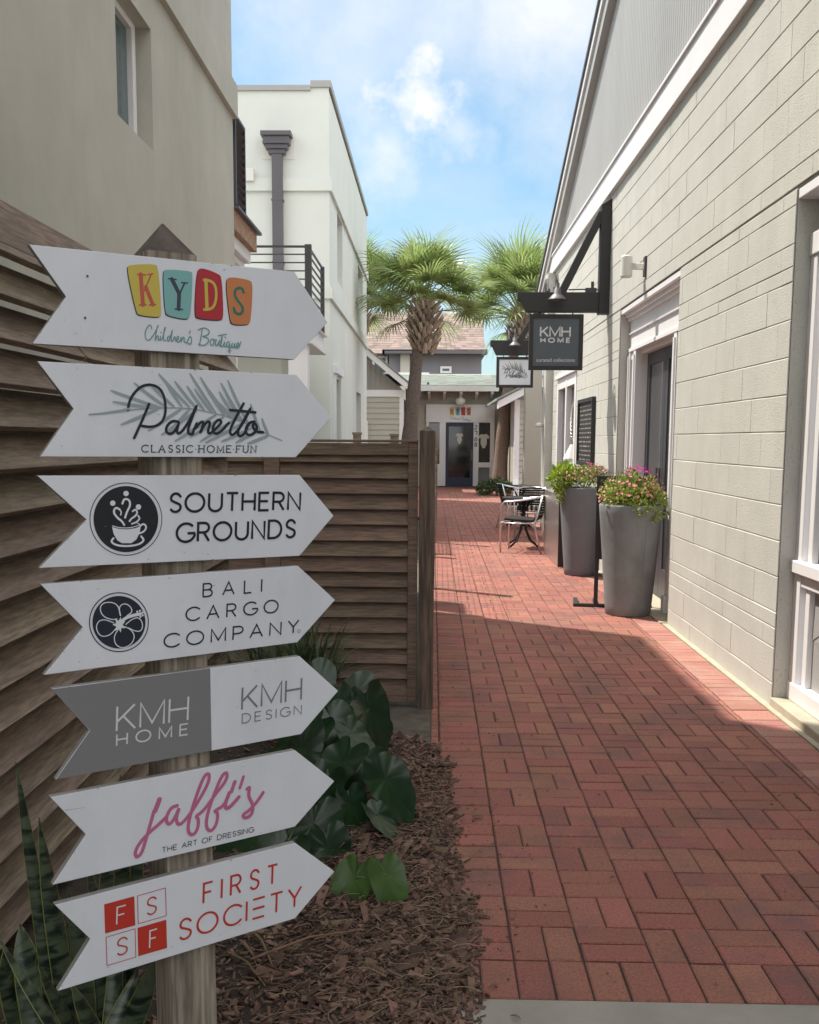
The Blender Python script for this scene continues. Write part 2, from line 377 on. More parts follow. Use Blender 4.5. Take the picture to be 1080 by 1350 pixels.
def arc(cx, cy, rx, ry, a0, a1, n=14): return [(cx + rx * math.cos(R_(a0 + (a1 - a0) * i / n)), cy + ry * math.sin(R_(a0 + (a1 - a0) * i / n))) for i in range(n + 1)]
S_ = [(.56, .84)] + arc(.32, .745, .25, .255, 35, 200, 10) + [(.13, .60), (.32, .51), (.50, .42)] + arc(.32, .255, .265, .255, 22, -150, 10)
GL = {
 'A': (.80, [[(0, 0), (.4, 1), (.8, 0)], [(.14, .35), (.66, .35)]]),
 'B': (.64, [[(0, 0), (0, 1), (.32, 1)] + arc(.34, .76, .24, .24, 90, -90) + [(0, .52)], [(.32, .52)] + arc(.36, .26, .27, .26, 90, -90) + [(0, 0)]]),
 'C': (.84, [arc(.5, .5, .5, .5, 42, 318, 22)]),
 'D': (.76, [[(.3, 0), (0, 0), (0, 1), (.3, 1)] + arc(.3, .5, .46, .5, 90, -90, 18)]),
 'E': (.56, [[(.56, 1), (0, 1), (0, 0), (.56, 0)], [(0, .52), (.5, .52)]]),
 'Ξ': (.62, [[(0, 1), (.62, 1)], [(0, .5), (.62, .5)], [(0, 0), (.62, 0)]]),
 'F': (.54, [[(.54, 1), (0, 1), (0, 0)], [(0, .52), (.46, .52)]]),
 'G': (.90, [arc(.5, .5, .5, .5, 42, 345, 22) + [(.95, .46), (.58, .46)]]),
 'H': (.70, [[(0, 0), (0, 1)], [(.7, 0), (.7, 1)], [(0, .52), (.7, .52)]]),
 'I': (.0, [[(0, 0), (0, 1)]]),
 'K': (.64, [[(0, 0), (0, 1)], [(.62, 1), (0, .36)], [(.22, .58), (.66, 0)]]),
 'L': (.52, [[(0, 1), (0, 0), (.52, 0)]]),
 'M': (.86, [[(0, 0), (0, 1), (.43, .12), (.86, 1), (.86, 0)]]),
 'N': (.72, [[(0, 0), (0, 1), (.72, 0), (.72, 1)]]),
 'O': (1.0, [arc(.5, .5, .5, .5, 90, 450, 28)]),
 'P': (.60, [[(0, 0), (0, 1), (.32, 1)] + arc(.34, .73, .27, .27, 90, -90) + [(0, .46)]]),
 'R': (.62, [[(0, 0), (0, 1), (.32, 1)] + arc(.34, .74, .26, .26, 90, -90) + [(0, .48)], [(.32, .48), (.62, 0)]]),
 'S': (.58, [S_]),
 'T': (.64, [[(.32, 0), (.32, 1)], [(0, 1), (.64, 1)]]),
 'U': (.70, [[(0, 1), (0, .34)] + arc(.35, .34, .35, .34, 180, 360, 14) + [(.7, 1)]]),
 'Y': (.70, [[(0, 1), (.35, .48), (.7, 1)], [(.35, .48), (.35, 0)]]),
 '2': (.56, [arc(.28, .72, .27, .28, 160, -30, 12) + [(0, 0), (.56, 0)]]),
 '1': (.14, [[(0, .88), (.14, 1), (.14, 0)]]),
 '6': (.56, [[(.48, .98), (.12, .55)] + arc(.28, .29, .28, .29, 150, 510, 20)]),
 '8': (.56, [arc(.28, .76, .22, .24, 90, 450, 16), arc(.28, .26, .28, .26, 90, 450, 18)]),
 '.': (.0, [[(-.06, .45), (.06, .45)]]),
}
SMOOTHED = 'S'
def text_width(t, gap): return sum(GL[c][0] if c != ' ' else .35 for c in t) + gap * (len(t) - 1)
def lay_text(ink, t, p0, ex, ey, weight, gap=.22, serif=0.):
    """p0 baseline start, ex = whole advance vector of the line, ey = cap height vector"""
    p0, ex, ey = Vector(p0), Vector(ex), Vector(ey); W = text_width(t, gap); x = 0.
    for c in t:
        if c == ' ': x += .35 + gap; continue
        w, st = GL[c]
        for s in st:
            q = s
            if c == 'S': q = [tuple(a) for a in smooth_poly(s, 1)]
            ink.stroke([p0 + ex * ((x + a) / W) + ey * b for a, b in q], weight, rnd_end=(serif == 0 and c in 'SC'))
            if serif:
                for e in (q[0], q[-1]):
                    if (abs(e[1]) < .01 or abs(e[1] - 1) < .01) and c in 'AHMNFIULE':
                        ink.stroke([p0 + ex * ((x + e[0] - serif) / W) + ey * e[1], p0 + ex * ((x + e[0] + serif) / W) + ey * e[1]], weight * .7, rnd_end=False)
        x += w + gap
def px_text(ink, t, u0, v0, u1, v1, cap, wpx, gap=.22, serif=0.):
    f = ink.fr; a, b, c = f.from_px(u0, v0), f.from_px(u1, v1), f.from_px(u0 + cap * .03, v0 - cap)
    sc = (c - a).length / cap
    lay_text(ink, t, a, b - a, c - a, wpx * sc, gap, serif)
def px_stroke(ink, pts, wpx, it=2, closed=False, taper=None):
    f = ink.fr; q = [f.from_px(*p) for p in pts]; sc = (f.from_px(pts[0][0], pts[0][1] - 20) - q[0]).length / 20
    ink.stroke(smooth_poly(q, it, closed) if it else q, wpx * sc, closed, taper)
def px_poly(ink, pts, it=0):
    q = [ink.fr.from_px(*p) for p in pts]; ink.poly(smooth_poly(q, it, True) if it else q)
def zz(ox, oy, sc): return lambda *pts: [(ox + x / sc, oy + y / sc) for x, y in pts]

# ================================================================== SETTING
XW = 1.95           # face of the right-hand block wall
PATH_Y0 = 2.515
g = MB(); g.face([(-250, -120, -.05), (250, -120, -.05), (250, 400, -.05), (-250, 400, -.05)])
tag(g.build('ground', M['sand_soil']), 'sandy ground under the lane and buildings', 'ground', kind='structure')
# brick path: every paver a chamfered block, laid in basket weave with header borders
pv = MB(); pp = MB(); prnd = random.Random(3)
def paver(mb, x0, x1, y0, y1):
    g_ = .0029; c = .0055; z = prnd.uniform(-.0022, .0012); t = [prnd.uniform(-.0009, .0009) for _ in range(4)]
    j = lambda: prnd.uniform(-.0017, .0017)
    x0 += g_ + j(); x1 -= g_ + j(); y0 += g_ + j(); y1 -= g_ + j()
    if x1 - x0 < .012 or y1 - y0 < .012: return
    o = [(x0, y0), (x1, y0), (x1, y1), (x0, y1)]; i_ = [(x0 + c, y0 + c), (x1 - c, y0 + c), (x1 - c, y1 - c), (x0 + c, y1 - c)]
    vs = [(a, b, -.03) for a, b in o] + [(a, b, z + t[k] - .0035) for k, (a, b) in enumerate(o)] + [(a, b, z + t[k]) for k, (a, b) in enumerate(i_)]
    fs = [(8, 9, 10, 11)] + [(4 + k, 4 + (k + 1) % 4, 8 + (k + 1) % 4, 8 + k) for k in range(4)] + [(k, (k + 1) % 4, 4 + (k + 1) % 4, 4 + k) for k in range(4)]
    mb.mesh(vs, fs)
Q = .2032
yy = PATH_Y0
for k in range(-1, 22): paver(pv, .045 + .1016 * k, .045 + .1016 * (k + 1), yy, yy + Q)      # soldier row at the front edge
yb = yy + Q
rows = int((33.2 - yb) / Q)
for r in range(rows):
    y0 = yb + r * Q; wide = y0 > 19.2
    for k in range(2):
        paver(pv, .045, .248, y0 + k * Q / 2, y0 + (k + 1) * Q / 2)
        paver(pp if True else pv, XW - .25, XW - .045, y0 + k * Q / 2, y0 + (k + 1) * Q / 2) if y0 < 17.6 else paver(pv, XW - .25, XW - .045, y0 + k * Q / 2, y0 + (k + 1) * Q / 2)
    for k in range(3): paver(pv, .0, .043, y0 + k * Q / 3, y0 + (k + 1) * Q / 3)
    nsq = range(-12 if wide else 0, 8)
    for cidx in nsq:
        x0 = .248 + cidx * Q; x1 = min(x0 + Q, XW - .25)
        if wide and x1 > 0 and x0 < .248 and cidx < 0: x1 = min(x1, -.002) if x0 < 0 else x1
        if cidx < 0 and x0 > -.05: continue
        if (cidx + r) % 2:
            for k in range(2): paver(pv, x0, x1, y0 + k * Q / 2, y0 + (k + 1) * Q / 2)
        else:
            for k in range(2): paver(pv, x0 + k * Q / 2, min(x0 + (k + 1) * Q / 2, x1), y0, y0 + Q)
    if y0 > 17.7:
        for k in range(10): paver(pv, XW - .04 + k * Q, XW - .04 + (k + 1) * Q, y0, y0 + Q / 2); paver(pv, XW - .04 + k * Q, XW - .04 + (k + 1) * Q, y0 + Q / 2, y0 + Q)
path = tag(pv.build('brick_path', M['brick']), 'red brick path in basket weave between the buildings', 'path', kind='structure')
pp.build('brick_border', M['brick_pale'], path)
js = MB(); js.face([(-.06, PATH_Y0 - .004, -.008), (XW + .2, PATH_Y0 - .004, -.008), (XW + .2, 33.4, -.008), (-.06, 33.4, -.008)])
js.face([(-2.6, 19.2, -.009), (-.06, 19.2, -.009), (-.06, 33.4, -.009), (-2.6, 33.4, -.009)])
js.build('joint_sand', M['joint_sand'], path)
ms = MB(); ms.box(XW - .043, XW + .02, 2.5, 17.6, -.03, .004); ms.build('wall_foot_mortar', M['mortar_sand'], path)
cw = MB(); cw.box(-.02, 4.5, 1.0, PATH_Y0 - .006, -.04, .002)
tag(cw.build('pavement', M['concrete'], bevel=.004), 'plain concrete pavement at the near end of the brick path', 'pavement', kind='structure')

# planting bed: low mound of soil, covered in loose bark chips
import mathutils.noise as mn
def bed_edge(y): return (.0 + .105 * math.exp(-((y - 2.75) / .75) ** 2) + .05 * math.exp(-((y - 4.0) / .5) ** 2) + .012 * math.sin(y * 9) + .01 * math.sin(y * 23)) if y < 4.75 else -.16 - .35 * (y - 4.75) + .02 * math.sin(y * 20)
def bed_z(x, y):
    e = bed_edge(y); d = max(0, e - x)
    return .004 + .065 * (1 - math.exp(-d / .16)) + .012 * mn.noise(Vector((x * 5, y * 5, 0))) * min(1, d / .1)
bm_ = MB(); NX, NY = 60, 110
def bedx(i, y): e = bed_edge(y); return e - (e + 1.9) * (1 - i / NX) ** 1.6
vs = []
for j in range(NY + 1):
    y = .6 + (5.42 - .6) * j / NY
    for i in range(NX + 1):
        x = bedx(i, y); vs.append((x, y, bed_z(x, y) if i < NX else -.01))
bm_.mesh(vs, [(j * (NX + 1) + i, j * (NX + 1) + i + 1, (j + 1) * (NX + 1) + i + 1, (j + 1) * (NX + 1) + i) for j in range(NY) for i in range(NX)])
bed = tag(bm_.build('planting_bed_soil', M['soil'], smooth=True), 'dark planting bed soil along the left of the path', 'soil', kind='structure')
sp = MB(); sp.face([(-1.6, 4.6, -.004), (-.0, 4.6, -.004), (-.0, 5.6, -.002), (-1.6, 5.6, -.002)])
tag(sp.build('sandy_soil_patch', M['sand_soil']), 'grey sandy soil below the slatted gate', 'soil', kind='structure')
ch = MB(); cr = random.Random(11)
def chip(mb, x, y, z, L, w, h, yaw, pit, rol):
    m = Matrix.Rotation(yaw, 3, 'Z') @ Matrix.Rotation(pit, 3, 'Y') @ Matrix.Rotation(rol, 3, 'X')
    t = cr.uniform(.3, .9); s1 = cr.uniform(.5, 1)
    vs = [Vector((-L, -w * s1, -h)), Vector((L, -w * t, -h)), Vector((L * .9, w * t, -h)), Vector((-L * .8, w, -h)), Vector((-L, -w * s1, h)), Vector((L, -w * t, h)), Vector((L * .9, w * t, h)), Vector((-L * .8, w, h))]
    c = Vector((x, y, z))
    mb.mesh([c + m @ p for p in vs], [(0, 3, 2, 1), (4, 5, 6, 7), (0, 1, 5, 4), (1, 2, 6, 5), (2, 3, 7, 6), (3, 0, 4, 7)])
for _ in range(17000):
    y = 1.9 + 3.3 * cr.random() ** 1.25; e = bed_edge(y)
    x = e + .045 - abs(cr.gauss(0, 1)) * .42 + cr.gauss(0, .012)
    if x < -1.3: continue
    if y > 4.55 and cr.random() < (y - 4.55) * 1.6: continue
    big = cr.random()
    L = cr.uniform(.004, .014) if big < .8 else (cr.uniform(.012, .028) if big < .975 else cr.uniform(.03, .055)); w = L * cr.uniform(.15, .5); h = cr.uniform(.0008, .003)
    chip(ch, x, y, max(bed_z(x, y), .003) + cr.uniform(0, .012 if x < e - .03 else .003), L, w, h, cr.uniform(0, 6.3), cr.gauss(0, .35), cr.gauss(0, .45))
for _ in range(260):
    y = cr.uniform(2.55, 6.5); x = bed_edge(min(y, 4.7)) + .03 + abs(cr.gauss(0, .16)) + (cr.uniform(0, 1.5) if cr.random() < .25 else 0); L = cr.uniform(.002, .008); chip(ch, x, y, .004, L, L * cr.uniform(.2, .6), .001, cr.uniform(0, 6.3), cr.gauss(0, .1), cr.gauss(0, .2))
ps_ = MB()
for _ in range(1500):      # pine straw
    y = 1.9 + 2.3 * cr.random() ** 1.2; x = bed_edge(y) - .02 - abs(cr.gauss(0, .38)); a = cr.uniform(0, 6.3); L = cr.uniform(.03, .1); z = bed_z(x, y) + cr.uniform(.006, .02)
    b = cr.uniform(-.4, .4); ps = [(x + L * t * math.cos(a + b * t), y + L * t * math.sin(a + b * t), z + .012 * math.sin(t * 2.5 + a)) for t in (0, .33, .66, 1)]
    ps_.tube(ps, cr.uniform(.0006, .0014), 4, False)
tag(ps_.build('pine_straw', M['straw']), 'dry tan pine straw strands scattered over the bark mulch', 'pine straw', kind='stuff')
tag(ch.build('mulch', M['mulch_chip']), 'loose brown bark mulch covering the planting bed', 'mulch', kind='stuff')
# litter on the path
def curl_leaf(name, label, x, y, L, w, yaw, curl=.8):
    mb = MB(); n = 9; vs = []
    for i in range(n + 1):
        t = i / n; ww = w * math.sin(math.pi * min(1, .06 + t * .94)) ** .7
        for k in range(7):
            a = (k / 6 - .5) * 2 * curl * 2.2; rr = ww / max(.4, curl * 2)
            vs.append((L * (t - .5), rr * math.sin(a), .004 + rr * (1 - math.cos(a)) + .004 * math.sin(3 * t)))
    mb.mesh(vs, [(i * 7 + k, i * 7 + k + 1, (i + 1) * 7 + k + 1, (i + 1) * 7 + k) for i in range(n) for k in range(6)])
    o = mb.build(name, M['dry_leaf'], smooth=True, loc=(x, y, .003)); o.rotation_euler = (0, 0, yaw)
    s = o.modifiers.new('thick', 'SOLIDIFY'); s.thickness = .0012
    tag(o, label, 'dead leaf')
p = gp(594, 1072); curl_leaf('dead_leaf', 'tan curled dead leaf lying at the mulch edge beside the path', p.x, p.y, .075, .022, .9, 1.1)
p = gp(630, 1079); curl_leaf('dead_leaf', 'thin reddish dead leaf on the bricks by the tan curled leaf', p.x, p.y, .05, .011, .1, .5)
p = gp(808, 1160); curl_leaf('dead_leaf', 'tiny dark leaf scrap alone in the middle of the near bricks', p.x, p.y, .02, .007, -.4, .6)
p = gp(640, 1207); curl_leaf('dead_leaf', 'pale wood chip leaf lying just off the mulch on the near bricks', p.x, p.y, .035, .009, 1.5, .5)
p = gp(651, 1303); curl_leaf('dead_leaf', 'small dark leaf on the front row of bricks', p.x, p.y, .025, .007, .3, .6)
p = gp(680, 1345); curl_leaf('dead_leaf', 'small twig shaped leaf on the concrete pavement', p.x, p.y, .03, .005, -.5, .6)

# ================================================================== RIGHT-HAND BLOCK BUILDING
rb = thing('block_building', 'long cream painted block building with white band and grey gable, right of the path', 'building', (XW, 8, 0))
def part(mb, name, m, parent, **k):
    """mesh given in world coordinates, parented to an unrotated empty"""
    o = mb.build(name, m, parent, **k)
    off = Vector((0, 0, 0)); q = parent
    while q is not None: off += q.location; q = q.parent
    o.data.transform(Matrix.Translation(-off)); return o
OPEN = [(2.2, 5.56, 0., 2.86), (8.08, 10.6, 0., 2.87), (13.66, 15.72, .45, 2.45)]
BAND = 4.19; CH = .2032
wb = MB(); brn = random.Random(5)
sheet(wb, (XW + .009, 17.6, -.03), (0, -1, 0), (0, 0, 1), 21.6, BAND + .1, [(17.6 - b, 17.6 - a, c + .03, d + .03) for a, b, c, d in OPEN], .2)
wb.box(XW + .2, XW + 9, -4, 17.6 - .001, -.03, .0); wb.face([(XW + .009, 17.6, -.03), (XW + .009, 17.6, BAND), (XW + 9, 17.6, BAND), (XW + 9, 17.6, -.03)])
def block(y0, y1, z0, z1):
    gx, gz = .0012, .0058
    if y1 - y0 < .02 or z1 - z0 < .02: return
    o = [(y0, z0), (y1, z0), (y1, z1), (y0, z1)]; i_ = [(y0 + gx, z0 + gz), (y1 - gx, z0 + gz), (y1 - gx, z1 - gz), (y0 + gx, z1 - gz)]
    j = brn.uniform(-.0012, .0012)
    vs = [(XW + .005, a, b) for a, b in o] + [(XW + j, a, b) for a, b in i_]
    wb.mesh(vs, [(7, 6, 5, 4)] + [(4 + k, 4 + (k + 1) % 4, (k + 1) % 4, k) for k in range(4)])
z = .1326 - CH; ci = 0
while z < BAND:
    z0, z1 = max(z, 0), min(z + CH, BAND + .02); cuts = sorted({z0, z1} | {q for o in OPEN for q in o[2:] if z0 < q < z1})
    for s in range(len(cuts) - 1):
        a_, b_ = cuts[s], cuts[s + 1]; y = -4. + (ci % 2) * .2032
        while y < 17.6:
            segs = [(y, min(y + .4064, 17.6))]
            for o in OPEN:
                if o[2] < (a_ + b_) / 2 < o[3]:
                    n_ = []
                    for p, q in segs:
                        if q <= o[0] or p >= o[1]: n_.append((p, q)); continue
                        if p < o[0]: n_.append((p, o[0]))
                        if q > o[1]: n_.append((o[1], q))
                    segs = n_
            for p, q in segs: block(p, q, a_, b_)
            y += .4064
    z += CH; ci += 1
part(wb, 'block_wall', M['cmu_paint'], rb)
bd = MB(); bd.box(XW - .045, XW + .05, -4, 17.62, BAND, 4.45); part(bd, 'white_band', M['white_paint'], rb, bevel=.004)
bd = MB(); bd.box(XW - .065, XW + .05, -4, 17.62, 4.45, 4.475); part(bd, 'band_cap', M['white_paint'], rb)
RIDGE = 3.6
def rake(y): return 6.27 - .3645 * (abs(y - RIDGE) + RIDGE - 11.44)
sd = MB(); y = -4.
while y < 16.9:
    w = .075; a, b = y, y + w
    prof = [(a, 0), (a + .012, .009), (a + .024, 0), (b, 0)]
    for (p, dx), (q, dx2) in zip(prof, prof[1:]):
        sd.face([(XW + .012 + dx, p, 4.46), (XW + .012 + dx, p, rake(p) + .06), (XW + .012 + dx2, q, rake(q) + .06), (XW + .012 + dx2, q, 4.46)])
    y = b
part(sd, 'gable_siding', M['siding_metal'], rb)
for off, hgt, prj, nm, mt in ((.02, .17, .075, 'rake_board', 'siding_metal'), (.2, .10, .105, 'rake_fascia', 'white_paint'), (.31, .045, .13, 'roof_edge', 'galvanised')):
    r_ = MB()
    for (ya, yb_) in ((RIDGE, 18.5), (RIDGE, -4.)):
        r_.prism([(XW + .03, ya, rake(ya) + off), (XW + .03, yb_, rake(yb_) + off), (XW + .03, yb_, rake(yb_) + off + hgt), (XW + .03, ya, rake(ya) + off + hgt)], (-.03 - prj, 0, 0))
    part(r_, nm, M[mt], rb)
rf = MB(); rf.face([(XW - .1, RIDGE, rake(RIDGE) + .36), (XW - .1, 18.52, rake(18.52) + .36), (XW + 9, 18.52, rake(18.52) + .36), (XW + 9, RIDGE, rake(RIDGE) + .36)])
rf.face([(XW - .1, RIDGE, rake(RIDGE) + .36), (XW - .1, -4, rake(-4) + .36), (XW + 9, -4, rake(-4) + .36), (XW + 9, RIDGE, rake(RIDGE) + .36)])
part(rf, 'roof', M['siding_metal'], rb)

def trim_box(mb, x0, x1, y0, y1, z0, z1): mb.box(x0, x1, y0, y1, z0, z1)
# --- near shopfront
XF = XW + .11
f = MB()
for (a, b) in ((5.455, 5.555), (5.36, 5.42)): f.box(XF - (.02 if a > 5.43 else .0), XF + .06, a, b, .05, 2.55)
f.box(XF - .03, XF + .06, 2.2, 5.555, .05, .15); f.box(XF - .045, XF + .06, 2.2, 5.555, .775, .845); f.box(XF - .015, XF + .06, 2.2, 5.455, .70, .775)
f.box(XF - .03, XF + .06, 2.2, 5.555, 2.50, 2.62); f.box(XF + .01, XF + .06, 2.2, 5.555, 2.62, 2.80); f.box(XF - .10, XF + .06, 2.2, 5.557, 2.80, 2.858)
for yy_ in (4.1, 3.0): f.box(XF - .01, XF + .06, yy_, yy_ + .07, .19, 2.5)
sf = part(f, 'shopfront_window', M['white_paint'], rb, bevel=.006)
gl = MB(); gl.box(XF + .035, XF + .045, 2.2, 5.36, .845, 2.5); part(gl, 'window_glass', M['glass_grey'], sf)
dp = MB()
for (a, b) in ((4.17, 5.36), (3.07, 4.1)):
    c = ((a + b) / 2, (.15 + .70) / 2); q = [(a, .15), (b, .15), (b, .70), (a, .70)]
    mids = [((a + b) / 2, .15), (b, c[1]), ((a + b) / 2, .70), (a, c[1])]
    for k in range(4):
        dp.face([(XF + .03, *mids[k]), (XF + .012, *c), (XF + .03, *mids[k - 1])][::-1])
        dp.face([(XF + .03, *q[k]), (XF + .03, *mids[k]), (XF + .024, *mids[k - 1])])
part(dp, 'diamond_panel', M['siding_metal'], sf)
st = MB(); st.box(XW - .01, XF + .06, 2.2, 5.557, .0, .05); part(st, 'door_sill', M['mortar_sand'], sf, bevel=.006)
# --- entrance with double doors and sidelights
XE = XW + .11; Y0, Y1 = 8.085, 10.595
f = MB(); f.box(XE, XE + .1, Y0, Y1, 2.45, 2.78)
f.box(XE - .02, XE + .1, Y0, Y1, 2.60, 2.615); f.box(XE - .02, XE + .1, Y0, Y1, 2.42, 2.46)
for i, (pr, z0, z1) in enumerate(((.03, 2.74, 2.775), (.06, 2.775, 2.81), (.10, 2.81, 2.86))): f.box(XE - pr, XE + .1, Y0, Y1, z0, z1)
en = part(f, 'entrance_surround', M['white_paint'], rb, bevel=.004)
f = MB()
for (a, b) in ((Y0, Y0 + .09), (8.52, 8.62), (10.22, 10.32), (Y1 - .09, Y1)):
    f.box(XE - .015, XE + .12, a, b, .16, 2.42); f.box(XE - .045, XE + .12, a - .0, b, .0, .16)
    f.box(XE - .03, XE + .1, a + .025, b - .025, .9, 2.38)
for (a, b) in ((Y0 + .09, 8.52), (10.32, Y1 - .09)):
    f.box(XE + .01, XE + .1, a, b, .0, .12); f.box(XE - .0, XE + .1, a, b, .80, .9); f.box(XE + .02, XE + .1, a, b, .12, .8); f.box(XE + .0, XE + .02, a + .07, b - .07, .2, .72); f.box(XE, XE + .1, a, b, 2.34, 2.42)
f.box(XE + .05, XE + .2, 8.62, 10.22, 2.38, 2.419)
part(f, 'sidelight_frame', M['white_paint'], en, bevel=.004)
for (a, b) in ((Y0 + .09, 8.52), (10.32, Y1 - .09)): gl = MB(); gl.box(XE + .05, XE + .06, a, b, .9, 2.34); part(gl, 'sidelight_glass', M['glass_grey'], en)
for (a, b, hy) in ((8.62, 9.418, 9.36), (9.422, 10.22, 9.48)):
    d_ = MB(); d_.box(XE + .13, XE + .17, a, b, .02, 2.38)
    for (z0, z1) in ((.02, .3), (2.26, 2.38)): d_.box(XE + .11, XE + .13, a, b, z0, z1)
    for (q0, q1) in ((a, a + .11), (b - .11, b)): d_.box(XE + .11, XE + .13, q0, q1, .3, 2.26)
    dr = part(d_, 'door', M['door_dark'], rb, bevel=.004)
    gl = MB(); gl.box(XE + .122, XE + .129, a + .11, b - .11, .3, 2.26); part(gl, 'door_glass', M['glass_grey'], dr)
    hd = MB(); hd.tube([(XE + .07, hy, .95), (XE + .07, hy, 1.25)], .011); part(hd, 'handle', M['galvanised'], dr)
st = MB(); st.box(XW - .06, XE + .36, Y0, Y1, -.02, .012); part(st, 'door_sill', M['mortar_sand'], en)
# --- far shop window
XG = XW + .07; Y0, Y1 = 13.67, 15.71
f = MB()
for (a, b) in ((Y0, Y0 + .13), (14.62, 14.74), (Y1 - .13, Y1)): f.box(XG - .08, XG + .08, a, b, .45, 2.44)
for (z0, z1) in ((.45, .56), (2.28, 2.44)): f.box(XG - .075, XG + .08, Y0, Y1, z0, z1)
f.box(XG - .13, XG + .08, Y0 - .04, Y1 + .04, .40, .45); f.box(XG - .11, XG + .0, Y0 - .03, Y1 + .03, 2.44, 2.50)
wn2 = part(f, 'shop_window', M['white_paint'], rb, bevel=.005)
gl = MB(); gl.box(XG + .0, XG + .01, Y0 + .13, Y1 - .13, .56, 2.28); part(gl, 'window_glass', M['glass_grey'], wn2)
wr = MB()
for k in range(26):
    a = 2 * math.pi * k / 26; wr.tube([(XG - .02, 14.2 + .24 * math.cos(a), 1.75 + .24 * math.sin(a)), (XG - .03, 14.2 + .30 * math.cos(a + .3), 1.75 + .30 * math.sin(a + .3))], [.012, .004], 4)
wr.lathe([(.015, -.55), (.11, -.5), (.13, -.2), (.03, 0)], (XG - .03, 14.2, 1.45), 12)
tag(wr.build('window_display', M['plastic_white']), 'white wreath and draped cloth hanging in the far shop window', 'display')

# pilaster and piers at the far end of the block wall
pw = MB(); pw.box(XW - .12, XW + .01, 16.35, 16.75, 0, BAND); part(pw, 'pilaster', M['cmu_paint'], rb, bevel=.006)
fx = MB(); fx.lathe([(.0, .0), (.05, .0), (.065, .05), (.02, .08), (0, .08)], (XW - .19, 16.55, 1.72), 14); fx.bar((XW - .12, 16.55, 1.77), (XW - .2, 16.55, 1.77), .03, .03)
tag(fx.build('wall_lamp', M['plastic_white'], smooth=True), 'small white lamp on the pilaster past the far shop window', 'wall lamp')

# --- wall speaker
spk = thing('wall_speaker', 'white outdoor speaker bracketed to the block wall above the entrance', 'speaker', (XW, 9.5, 3.1))
s = MB(); s.lathe([(.0, -.10), (.046, -.10), (.055, -.088), (.055, .088), (.046, .10), (0, .10)], (-.155, .02, .02), 24); s.build('speaker_cabinet', M['plastic_white'], spk, smooth=True).modifiers.new('e', 'EDGE_SPLIT')
s = MB(); s.bar((-.11, .0, .02), (-.01, -.1, 0), .03, .06); s.build('bracket_arm', M['plastic_white'], spk, bevel=.004)
s = MB(); s.box(-.018, -.002, -.14, -.06, -.09, .09); s.build('wall_plate', M['dark_metal'], spk, bevel=.003)

# --- hanging signs on timber brackets
def gooseneck(parent, x, yside, z, face):
    y = yside
    s = MB(); s.tube([(x, y + .03 * -face, z + .02), (x, y + .01 * face, z + .10), (x, y + .05 * face, z + .165), (x, y + .11 * face, z + .17), (x, y + .14 * face, z + .11), (x, y + .14 * face, z + .05)], .011, 8)
    s.box(x - .03, x + .03, y - .015, y + .015, z - .0, z + .05)
    l = s.build('gooseneck_lamp', M['galvanised'], parent, smooth=False)
    s = MB(); s.lathe([(.022, .06), (.024, .0), (.04, -.01), (.042, -.06), (.07, -.085), (.10, -.12), (.103, -.128), (.095, -.124), (.06, -.09), (.0, -.08)], (x, y + .14 * face, z + .02), 24); s.build('lamp_shade', M['galvanised'], l, smooth=True)
def hanging_sign(name, label, Y, zb, armL, armH, postTop, zp0, zp1, x0, x1, panel_m, diag=True, wallx=XW):
    t = thing(name, label, 'hanging sign', (wallx, Y, zb))
    s = MB(); s.box(-.115, -.0015, -.07, .07, -.02, postTop - zb); s.prism([(-.115, -.07, postTop - zb), (-.0015, -.07, postTop - zb), (-.0015, -.07, postTop - zb + .07)], (0, .14, 0)); s.build('bracket_post', M['sign_black'], t, bevel=.004)
    s = MB(); s.prism([(-.115, -.055, 0), (-armL + .1, -.055, 0), (-armL + .035, -.055, armH * .55), (-armL, -.055, armH * .62), (-armL, -.055, armH), (-.115, -.055, armH)], (0, .11, 0)); s.build('bracket_arm', M['sign_black'], t, bevel=.004)
    s = MB(); s.bar((-armL * .52, 0, armH - .01), (-.10, 0, postTop - zb - .08), .085, .115, (0, 1, 0)); s.build('diagonal_brace', M['sign_black'], t, bevel=.004)
    h = zp1 - zp0; fw = .045
    s = MB(); a, b, c, d_ = x0 - wallx, x1 - wallx, zp0 - zb, zp1 - zb
    s.box(a, b, -.03, .03, c, c + fw); s.box(a, b, -.03, .03, d_ - fw, d_); s.box(a, a + fw, -.0299, .0299, c + fw, d_ - fw); s.box(b - fw, b, -.0299, .0299, c + fw, d_ - fw)
    for q in (a + .12, b - .12): s.tube([(q, 0, d_ - .005), (q, 0, .02)], .008, 6)
    fr = s.build('sign_frame', M['sign_black'], t)
    s = MB(); s.box(a + fw - .002, b - fw + .002, -.018, .018, c + fw - .002, d_ - fw + .002); pn = s.build('sign_panel', panel_m, t)
    gooseneck(t, (a + b) / 2 - .02, -.06, armH + .0, -1); gooseneck(t, (a + b) / 2 - .1, .06, armH, 1)
    s = MB(); s.tube([(-.45, -.02, armH + .03), (-.3, -.02, armH + .035), (-.12, -.02, armH + .03)], .008, 6); s.box(-.26, -.14, -.04, .03, armH, armH + .05); s.box(-.2, -.17, -.03, .0, armH + .05, armH + .12); s.build('conduit', M['dark_metal'], t)
    F = Frame((wallx + a + fw, Y - .018, zp0 + fw), (1, 0, 0), (0, 0, 1), (0, -1, 0))
    return t, pn, F, b - a - 2 * fw, h - 2 * fw
def part_ink(ink, name, m, parent):
    """ink is in world coordinates; bring it into its parent's space"""
    o = ink.build(name, m, parent); off = Vector((0, 0, 0)); q = parent
    while q is not None: off += q.location; q = q.parent
    o.data.transform(Matrix.Translation(-off)); return o
YS = 11.35
